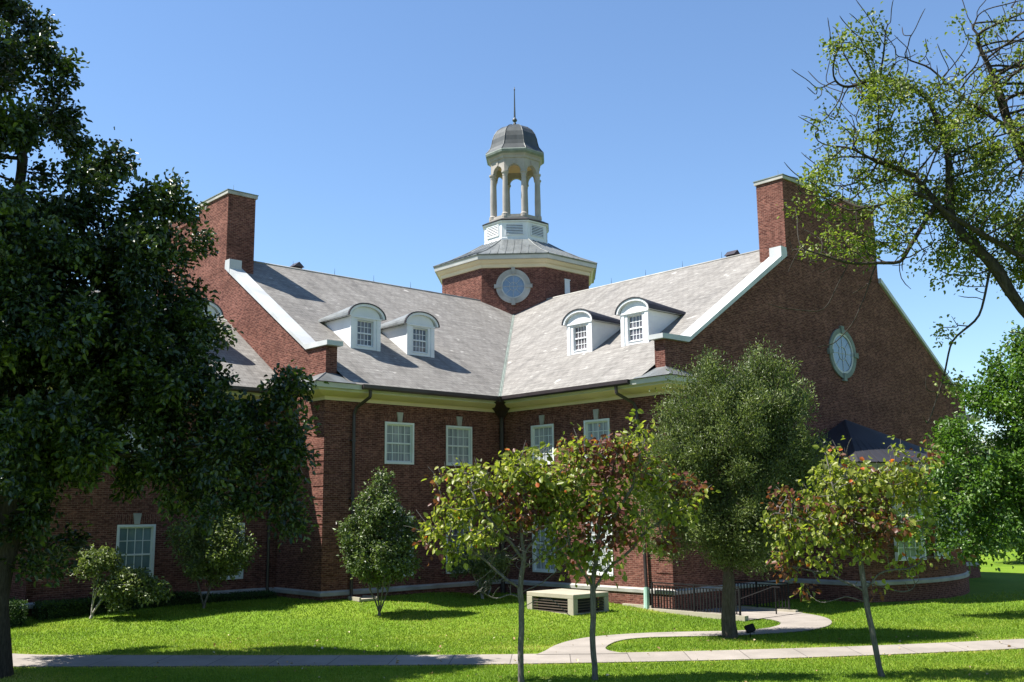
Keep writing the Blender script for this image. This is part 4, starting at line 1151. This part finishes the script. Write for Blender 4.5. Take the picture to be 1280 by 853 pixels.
def LJ(Y, dy, *pts):
    return [A3(px, py, Y+dy*i/max(1, len(pts)-1)) for i, (px, py) in enumerate(pts)]
x1, y1 = 0.13, Y1
redbud('leftmost young redbud, pale bare lower twigs under a flat lime-green crown with few red leaves', x1, y1, 31,
       [ell(560, 600, Y1+.4, .45, .22), ell(600, 600, Y1, .55, .42), ell(648, 595, Y1, .6, .45), ell(690, 610, Y1, .45, .45), ell(570, 640, Y1, .55, .38), ell(640, 640, Y1, .7, .35), ell(545, 668, Y1+.2, .42, .18), ell(690, 650, Y1-.2, .4, .3), ell(600, 670, Y1-.3, .5, .2), ell(665, 575, Y1+.3, .35, .25), ell(700, 690, Y1, .2, .15), ell(575, 690, Y1+.3, .35, .15), ell(535, 690, Y1+.1, .2, .12)],
       [[(x1, y1, -.1)]+LJ(Y1, 0, (651, 800), (652, 760), (650, 735), (655, 700), (652, 660), (656, 620), (650, 590)),
        LJ(Y1, .25, (650, 737), (630, 722), (612, 706), (590, 690), (565, 672), (545, 662)), LJ(Y1, -.3, (652, 748), (638, 742), (618, 750), (600, 738), (592, 744)),
        LJ(Y1, -.2, (654, 715), (675, 700), (700, 688), (716, 672)), LJ(Y1, -.4, (655, 700), (640, 680), (620, 660), (600, 635), (588, 608)),
        LJ(Y1, .4, (654, 690), (672, 660), (685, 635), (697, 608)), LJ(Y1, -.25, (652, 760), (668, 750), (690, 747), (703, 760), (716, 772)), LJ(Y1, .3, (651, 742), (672, 732), (694, 716), (708, 712))],
       2700, 1.05, BARKR, barec=[ell(600, 690, Y1, .55, .3), ell(650, 685, Y1, .7, .5), ell(700, 685, Y1, .4, .4), ell(620, 730, Y1, .5, .2)], nbare=420)
Y2 = 23.2; x2 = 1.78
redbud('middle young redbud with a tall crown of green and dark red leaves', x2, Y2, 32,
       [ell(730, 580, Y2, .6, .5), ell(780, 575, Y2, .6, .55), ell(700, 620, Y2, .5, .5), ell(750, 630, Y2, .7, .55), ell(815, 600, Y2, .55, .45), ell(860, 615, Y2, .45, .3), ell(735, 690, Y2, .5, .45), ell(780, 660, Y2, .5, .4), ell(690, 650, Y2, .3, .4), ell(800, 550, Y2, .4, .3), ell(845, 640, Y2, .5, .25), ell(700, 690, Y2, .28, .3), ell(765, 710, Y2-.3, .35, .25), ell(715, 715, Y2+.2, .25, .2), ell(830, 680, Y2, .3, .2)],
       [[(x2-.02, Y2, -.1)]+LJ(Y2, 0, (741, 800), (742, 765), (740, 735), (745, 700), (748, 660), (752, 620), (770, 580)),
        LJ(Y2, -.3, (741, 737), (728, 715), (715, 690), (705, 650), (698, 612)), LJ(Y2, .3, (742, 740), (760, 712), (785, 690), (812, 660), (842, 640), (868, 618)),
        LJ(Y2, -.3, (746, 690), (765, 650), (790, 610), (802, 568)), LJ(Y2, .4, (748, 670), (732, 630), (726, 590))],
       3900, .55, BARKR, 620)
Y3 = 23.3; x3 = 8.05
redbud('rightmost young redbud, a wide crown flecked orange and dark red over bare white branches', x3, Y3, 33,
       [ell(1060, 600, Y3, .75, .45), ell(1110, 600, Y3, .7, .4), ell(1000, 630, Y3, .6, .4), ell(1045, 640, Y3, .8, .4), ell(1140, 620, Y3, .5, .4), ell(970, 650, Y3, .4, .25), ell(990, 690, Y3, .42, .3), ell(1060, 680, Y3, .7, .25), ell(1150, 660, Y3, .45, .25), ell(1150, 580, Y3, .45, .2), ell(1010, 740, Y3-.2, .3, .18), ell(1095, 725, Y3, .25, .2), ell(1180, 690, Y3, .3, .12), ell(1000, 665, Y3-.3, .6, .35), ell(1100, 650, Y3-.4, .6, .35), ell(1130, 700, Y3, .4, .2), ell(1040, 705, Y3+.3, .4, .22), ell(985, 715, Y3, .3, .22), ell(1120, 560, Y3, .3, .15), ell(1170, 565, Y3, .25, .12), ell(1040, 565, Y3, .3, .15)],
       [[(x3+.1, Y3, -.1)]+LJ(Y3, 0, (1096, 820), (1091, 790), (1085, 765), (1081, 740), (1075, 700), (1068, 660), (1075, 620), (1085, 590)),
        LJ(Y3, -.3, (1083, 755), (1070, 748), (1055, 745), (1040, 752), (1025, 755)), LJ(Y3, .3, (1081, 742), (1060, 728), (1035, 716), (1010, 713)),
        LJ(Y3, -.3, (1080, 737), (1100, 715), (1125, 712), (1152, 704)), LJ(Y3, .3, (1078, 728), (1105, 735), (1130, 741), (1150, 728)),
        LJ(Y3, -.2, (1075, 700), (1050, 680), (1020, 660), (990, 642), (968, 640)), LJ(Y3, .4, (1073, 690), (1100, 665), (1130, 650), (1152, 618)), LJ(Y3, -.5, (1070, 670), (1055, 640), (1040, 608))],
       3500, .75, BARKR, 620, barec=[ell(1050, 660, Y3, .6, .4), ell(1110, 680, Y3, .5, .25), ell(1130, 715, Y3, .45, .15), ell(1020, 720, Y3, .3, .15)], nbare=420)

# --- bright leafy tree on the right
Yr = 36.5
rc_ = [ell(1235, 560, Yr, 2.0, 2.0), ell(1290, 480, Yr, 1.8, 1.8), ell(1190, 610, Yr-.5, 1.25, 1.2), ell(1280, 620, Yr-.5, 2.0, 1.6), ell(1350, 560, Yr, 2.4, 3.0), ell(1235, 500, Yr, .95, 1.0), ell(1200, 665, Yr-1, 1.05, .55), ell(1285, 425, Yr, 1.0, .7), ell(1400, 440, Yr, 2.2, 2), ell(1260, 668, Yr-1, 1.2, .5), ell(1160, 640, Yr-1, .8, .8), ell(1400, 620, Yr, 2.0, 1.8), ell(1325, 690, Yr, 1.2, .5), ell(1185, 685, 35, .8, .4), ell(1215, 690, 35.2, .7, .4), ell(1150, 665, 35, .5, .4), ell(1240, 690, 35.5, .8, .35), ell(1200, 630, 35, .8, .7), ell(1165, 695, 34.6, .5, .3), ell(1205, 700, 34.8, .6, .3), ell(1262, 698, 35, .7, .25), ell(1145, 610, 35, .5, .5)]
xr = 20.6
rc_ = subclump(rc_, np.random.RandomState(4), 9, .42, .74)
make_tree('leafy_tree', 'dense bright green leafy tree covering the right end of the curved bay', 'tree', 41,
          [[(xr, Yr, -.2), (xr-.1, Yr, 1.6), (xr-.2, Yr, 3.2), (xr-.4, Yr, 5.5), (xr-.6, Yr, 8)], [(xr-.1, Yr, 2.0), (xr-2, Yr-.3, 3.4), (xr-3.8, Yr-.5, 4.6)], [(xr-.2, Yr, 3.0), (xr+1.6, Yr, 4.5)], [(xr-.3, Yr, 4.0), (xr-2, Yr, 6.4)]],
          rc_, 1900, .32, .36, .010, BARK, BRIGHTL, 62000, .125, .62, rmax=.22, spread=.20, twig=.035, cl_sd=.2)

# --- sparse old tree reaching in from the right
Ys = 19.5; sx, sy = 13.6, 19.3
sc = []
for px, py, r in ((1030, 130, .5), (1080, 80, .75), (1060, 200, .75), (1010, 250, .45), (1045, 310, .55), (1110, 160, .9), (1110, 260, .9), (1130, 340, .55), (1180, 200, 1.0), (1200, 120, .8), (1250, 230, 1.1), (1230, 310, .8), (1190, 330, .5), (1260, 130, .8), (1000, 310, .3), (1330, 250, 1.6), (1300, 60, 1.0), (1225, 30, .5), (1190, 400, .3), (1180, 480, .30), (1162, 525, .22), (1240, 300, .7), (1340, 100, 1.5), (1400, 350, 1.5), (1090, 30, .22), (1150, 60, .45)):
    x, y, z = A3(px, py, Ys); sc.append((x, y, z, r*1.15, r*1.5, r))
def L3(*pts): return [A3(px, py, Y) for px, py, Y in pts]
main_l = [(sx, sy, g0(sx, sy)-.2), (sx-.05, sy, 2.5), (sx-.1, sy, 4.8), (sx-.3, sy, 6.6)]
fk = (sx-.15, sy, 5.3)
st = [main_l,
      [(sx-.1, sy, 4.6)]+L3((1285, 395, 19.3), (1240, 330, 19.4), (1195, 285, 19.5), (1165, 245, 19.6), (1135, 215, 19.6), (1090, 200, 19.4)),
      [(sx-.2, sy, 5.8)]+L3((1290, 328, 19.2), (1240, 300, 19.1), (1195, 275, 19.0), (1150, 240, 18.9), (1120, 250, 18.8), (1070, 265, 18.7)),
      L3((1160, 262, 19.4), (1125, 330, 19.2), (1060, 330, 19.0), (1000, 310, 18.8), (985, 340, 18.7)),
      L3((1240, 330, 19.4), (1225, 395, 19.6), (1190, 425, 19.7), (1178, 480, 19.8), (1160, 530, 19.8)),
      [(sx-.3, sy, 6.6)]+L3((1290, 210, 19.7), (1262, 160, 19.9), (1240, 90, 20.0), (1215, 35, 20.0), (1200, -10, 20.1)),
      L3((1262, 160, 19.9), (1210, 130, 20.1), (1165, 85, 20.2), (1120, 70, 20.2)),
      L3((1195, 275, 19.5), (1185, 190, 19.7), (1160, 120, 19.9), (1100, 95, 19.9), (1060, 110, 19.9)),
      L3((1060, 330, 19.0), (1030, 390, 18.9), (975, 385, 18.8), (960, 380, 18.8)),
      L3((1100, 330, 19.1), (1070, 400, 19), (1045, 430, 19))]
scb = [(*c[:3], c[3]*1.35, c[4]*1.2, c[5]*1.35) for c in sc]
sc = subclump(sc, np.random.RandomState(8), 7, .36, .8)
make_tree('old_elm', 'tall half-bare old tree with crooked limbs and thin yellow-green leaves at upper right', 'old tree', 51,
          st, sc, 2200, .15, .19, .0095, BARKD, LIMEL, 52000, .068, .66, rmax=.195, spread=.12, twig=.020, bare=.30, jit=.45, barec=scb, nbare=2300, shoots=500, shl=.45, shleaf=False, expo=2.25, droop=.5)

# --- clipped hedge by the link wing
def hedge(label, a0, a1, b0, b1, h, seed, n):
    rng = np.random.RandomState(seed); r = empty('hedge', W((a0+a1)/2, (b0+b1)/2, 0), PH180)
    tag(r, label, 'hedge', None)
    hx, hy = (a1-a0)/2, abs(b1-b0)/2
    bm = bmesh.new(); box(bm, -hx+.07, hx-.07, -hy+.07, hy-.07, -.1, h-.08); bmesh.ops.bevel(bm, geom=bm.edges[:], offset=.12, segments=3, affect='EDGES')
    bmesh.ops.subdivide_edges(bm, edges=bm.edges[:], cuts=3)
    for v in bm.verts: v.co += Vector(rng.normal(size=3)*.02)
    build('hedge_core', bm, simple('hedge_core', (.02, .035, .012), .9, .1, .3, 6), r)
    P = rng.uniform(-1, 1, (n, 3)); ax = rng.choice(3, n, p=[.12, .43, .45]); P[np.arange(n), ax] = np.where(ax == 2, 1, np.sign(P[np.arange(n), ax]))
    nr = np.zeros((n, 3)); nr[np.arange(n), ax] = P[np.arange(n), ax]
    Q = unit(P)*np.abs(P).max(1)[:, None]**1
    P = P*np.array([hx, hy, 1]); P[:, 2] = (P[:, 2]*.5+.5)*h; P += rng.normal(size=(n, 3))*.035
    V, F, rr_ = leaf_mesh(rng, P, nr+.3*rng.normal(size=(n, 3)), .05, .6, rng.uniform(0, 1, n), 0, .5)
    np_mesh('foliage', V, F, HEDGEL, r, False, rr_)
hedge('long clipped dark hedge in the deep shade under the link wing windows', 12.6, 18.0, -2.2, -3.1, .85, 61, 16000)
hedge('clipped hedge with a sunlit top at the far left below the oak', 18.7, 24.5, -1.6, -3.0, 1.0, 62, 16000)
hedge('low clipped hedge between the gable corner and the small rounded tree', 9.5, 12.3, -2.3, -3.1, .7, 63, 9000)

# --- distant trees beyond the building
def far_tree(label, x, y, h, w, seed, mat, nl=9000):
    rng = np.random.RandomState(seed); z = g0(x, y)
    cl = [(x+rng.normal()*w*.3, y+rng.normal()*w*.3, z+h*(.42+.45*rng.rand()), w*(.28+.2*rng.rand()), w*(.28+.2*rng.rand()), h*(.13+.1*rng.rand())) for _ in range(12)]
    make_tree('distant_tree', label, 'tree', seed, [[(x, y, z-.2), (x+.1, y, z+h*.25), (x, y, z+h*.5), (x-.1, y, z+h*.75)]], cl, 420, .7, .8, .03, BARK, mat, nl, .42, .65, rmax=.3, spread=.5, twig=.09,
              group='distant trees beyond the lawn')
far_tree('distant low bushy tree on the horizon at the far right of the lawn', 52, 96, 7, 11, 76, OAKL)
far_tree('small distant tree at the right edge beyond the bay, farthest to the right', 47, 82, 9, 8, 71, BRIGHTL)
far_tree('distant dark tree behind the right gable, second from the bay', 40, 92, 11, 9, 72, OAKL)
far_tree('distant tree with a leaning trunk just right of the bay', 33, 66, 6.5, 6, 73, BRIGHTL, 7000)
far_tree('distant dark tree far off beyond the left block of the hall', -48, 85, 13, 11, 74, OAKL)
far_tree('distant broad tree close to the left edge behind the oak', -36, 72, 11, 10, 75, OAKL)
fb = empty('far_building', (62, 150, g0(62, 150))); tag(fb, 'pale low building far beyond the lawn at the right edge', 'building')
bm = bmesh.new(); wall_rect(bm, (-22, 0), (1, 0), 44, 0, 6.5, [(2+5*k, 3.8+5*k, a, a+1.6) for k in range(8) for a in (1, 4.2)], (0, 1)); box(bm, -22, 22, .2, 12, 0, 6.4); build('wall', bm, simple('pale_render', (.6, .58, .52), .8, .2, .1, .3), fb)
bm = bmesh.new(); prism(bm, [(-23, -1, 6.5), (-23, 13, 6.5), (-23, 6, 9.5)], (46, 0, 0)); build('roof', bm, ZINC, fb)
bm = bmesh.new()
for k in range(8):
    for a in (1, 4.2): quad(bm, ((-20+5*k, .15, a), (-18.2+5*k, .15, a), (-18.2+5*k, .15, a+1.6), (-20+5*k, .15, a+1.6)))
build('glazing', bm, GLASS_DARK, fb, recalc=False)

# --- grass blades
rng = np.random.RandomState(7)
def inpoly(x, y, poly):
    c = np.zeros(len(x), bool); n = len(poly); j = n-1
    for i in range(n):
        xi, yi = poly[i]; xj, yj = poly[j]
        c ^= ((yi > y) != (yj > y)) & (x < (xj-xi)*(y-yi)/(yj-yi+1e-12)+xi); j = i
    return c
N = 430000
Yg = 20.5+rng.beta(1.0, 2.0, N)*26; Xg = rng.uniform(-.56, .56, N)*Yg+rng.normal(size=N)*.3
mainp = np.vstack([MU, ML[::-1]]); cup = np.vstack([CU, CLW[::-1]])
def shrink(p): return p
bad = inpoly(Xg, Yg, mainp) | inpoly(Xg, Yg, cup)
qx, qy = Xg-OX, Yg-OY
ga = -qx*math.cos(PH)-qy*math.sin(PH); gb = qx*math.sin(PH)-qy*math.cos(PH)
bad |= (ga < .1) & (gb < LB+.1) | (gb < .1) & (ga < LA+.1) | (gb < LB2+.1)
bad |= (ga > -3.1) & (ga < .35) & (gb < 12.45) & (gb > 8) | (np.abs(ga-3.5) < .95) & (np.abs(gb-7.3) < 1.2)
bad |= (ga < GC+4.8) & (gb < LB+4.1)
eu = np.interp(Xg, MU[:, 0], MU[:, 1]); el = np.interp(Xg, ML[:, 0], ML[:, 1])
edge = np.clip(1-np.minimum(np.abs(Yg-eu), np.abs(Yg-el))/(.30+.25*np.sin(Xg*1.7)**2), 0, 1)
worn = np.exp(-((Xg-.9)**2/1.6+(Yg-28.6)**2/.25))+.8*np.exp(-((Xg-2.6)**2/.8+(Yg-29.5)**2/.2))+.7*np.exp(-((Xg-5.2)**2/.6+(Yg-37.5)**2/.8))+.6*np.exp(-((Xg+11.8)**2/1.5+(Yg-24.4)**2/1.2))
dry = np.clip(edge*.8+worn, 0, 1)
bad |= rng.uniform(size=N) < dry*.65
Xg, Yg, dry = Xg[~bad], Yg[~bad], dry[~bad]; n = len(Xg)
Zg = ground_z(Xg, Yg)-.005; P = np.stack([Xg, Yg, Zg], 1)
hgt = (.032+.028*rng.rand(n))*(1+(Yg-20)/60); wd = .009*(Yg/22)
ang = rng.uniform(0, 2*np.pi, n); w = np.stack([np.cos(ang), np.sin(ang), 0*ang], 1)*wd[:, None]
ln = rng.normal(size=(n, 3))*.45; ln[:, 2] = 1
V = np.stack([P-w, P+w, P+ln*hgt[:, None]], 1).reshape(-1, 3); F = np.arange(n*3).reshape(-1, 3)
pat = .46+.15*np.sin(Xg*.9+np.sin(Yg*.7)*2)*np.sin(Yg*1.1+1)+.14*np.sin(Xg*.33+1.3+np.sin(Yg*.21))*np.sin(Yg*.42+Xg*.11)+rng.normal(size=n)*.15
BLADE = leaf_mat('grass_blade', [(0, (.07, .135, .010)), (.5, (.15, .235, .017)), (.8, (.25, .29, .035)), (1, (.36, .32, .10))], .6, .3, .25)
tag(np_mesh('grass', V, F, BLADE, None, False, (pat+dry*.7).clip(0, 1)), 'short bright green mown grass of the lawn', 'grass', kind='stuff')
# fallen leaves
n = 170
Xf = rng.uniform(-9, 14, n); Yf_ = 21.5+rng.rand(n)*11; P = np.stack([Xf, Yf_, ground_z(Xf, Yf_)+.045], 1)
V, F, rr_ = leaf_mesh(rng, P, rng.normal(size=(n, 3))*np.array([1, 1, .1]), .075, .7, rng.uniform(0, 1, n), 0, 1.5)
tag(np_mesh('fallen_leaves', V, F, leaf_mat('dry_leaf', [(0, (.22, .13, .06)), (.6, (.4, .3, .16)), (1, (.6, .52, .36))], .7, .1, .2), None, False, rr_), 'scattered dry fallen leaves on the grass', 'leaves', kind='stuff')
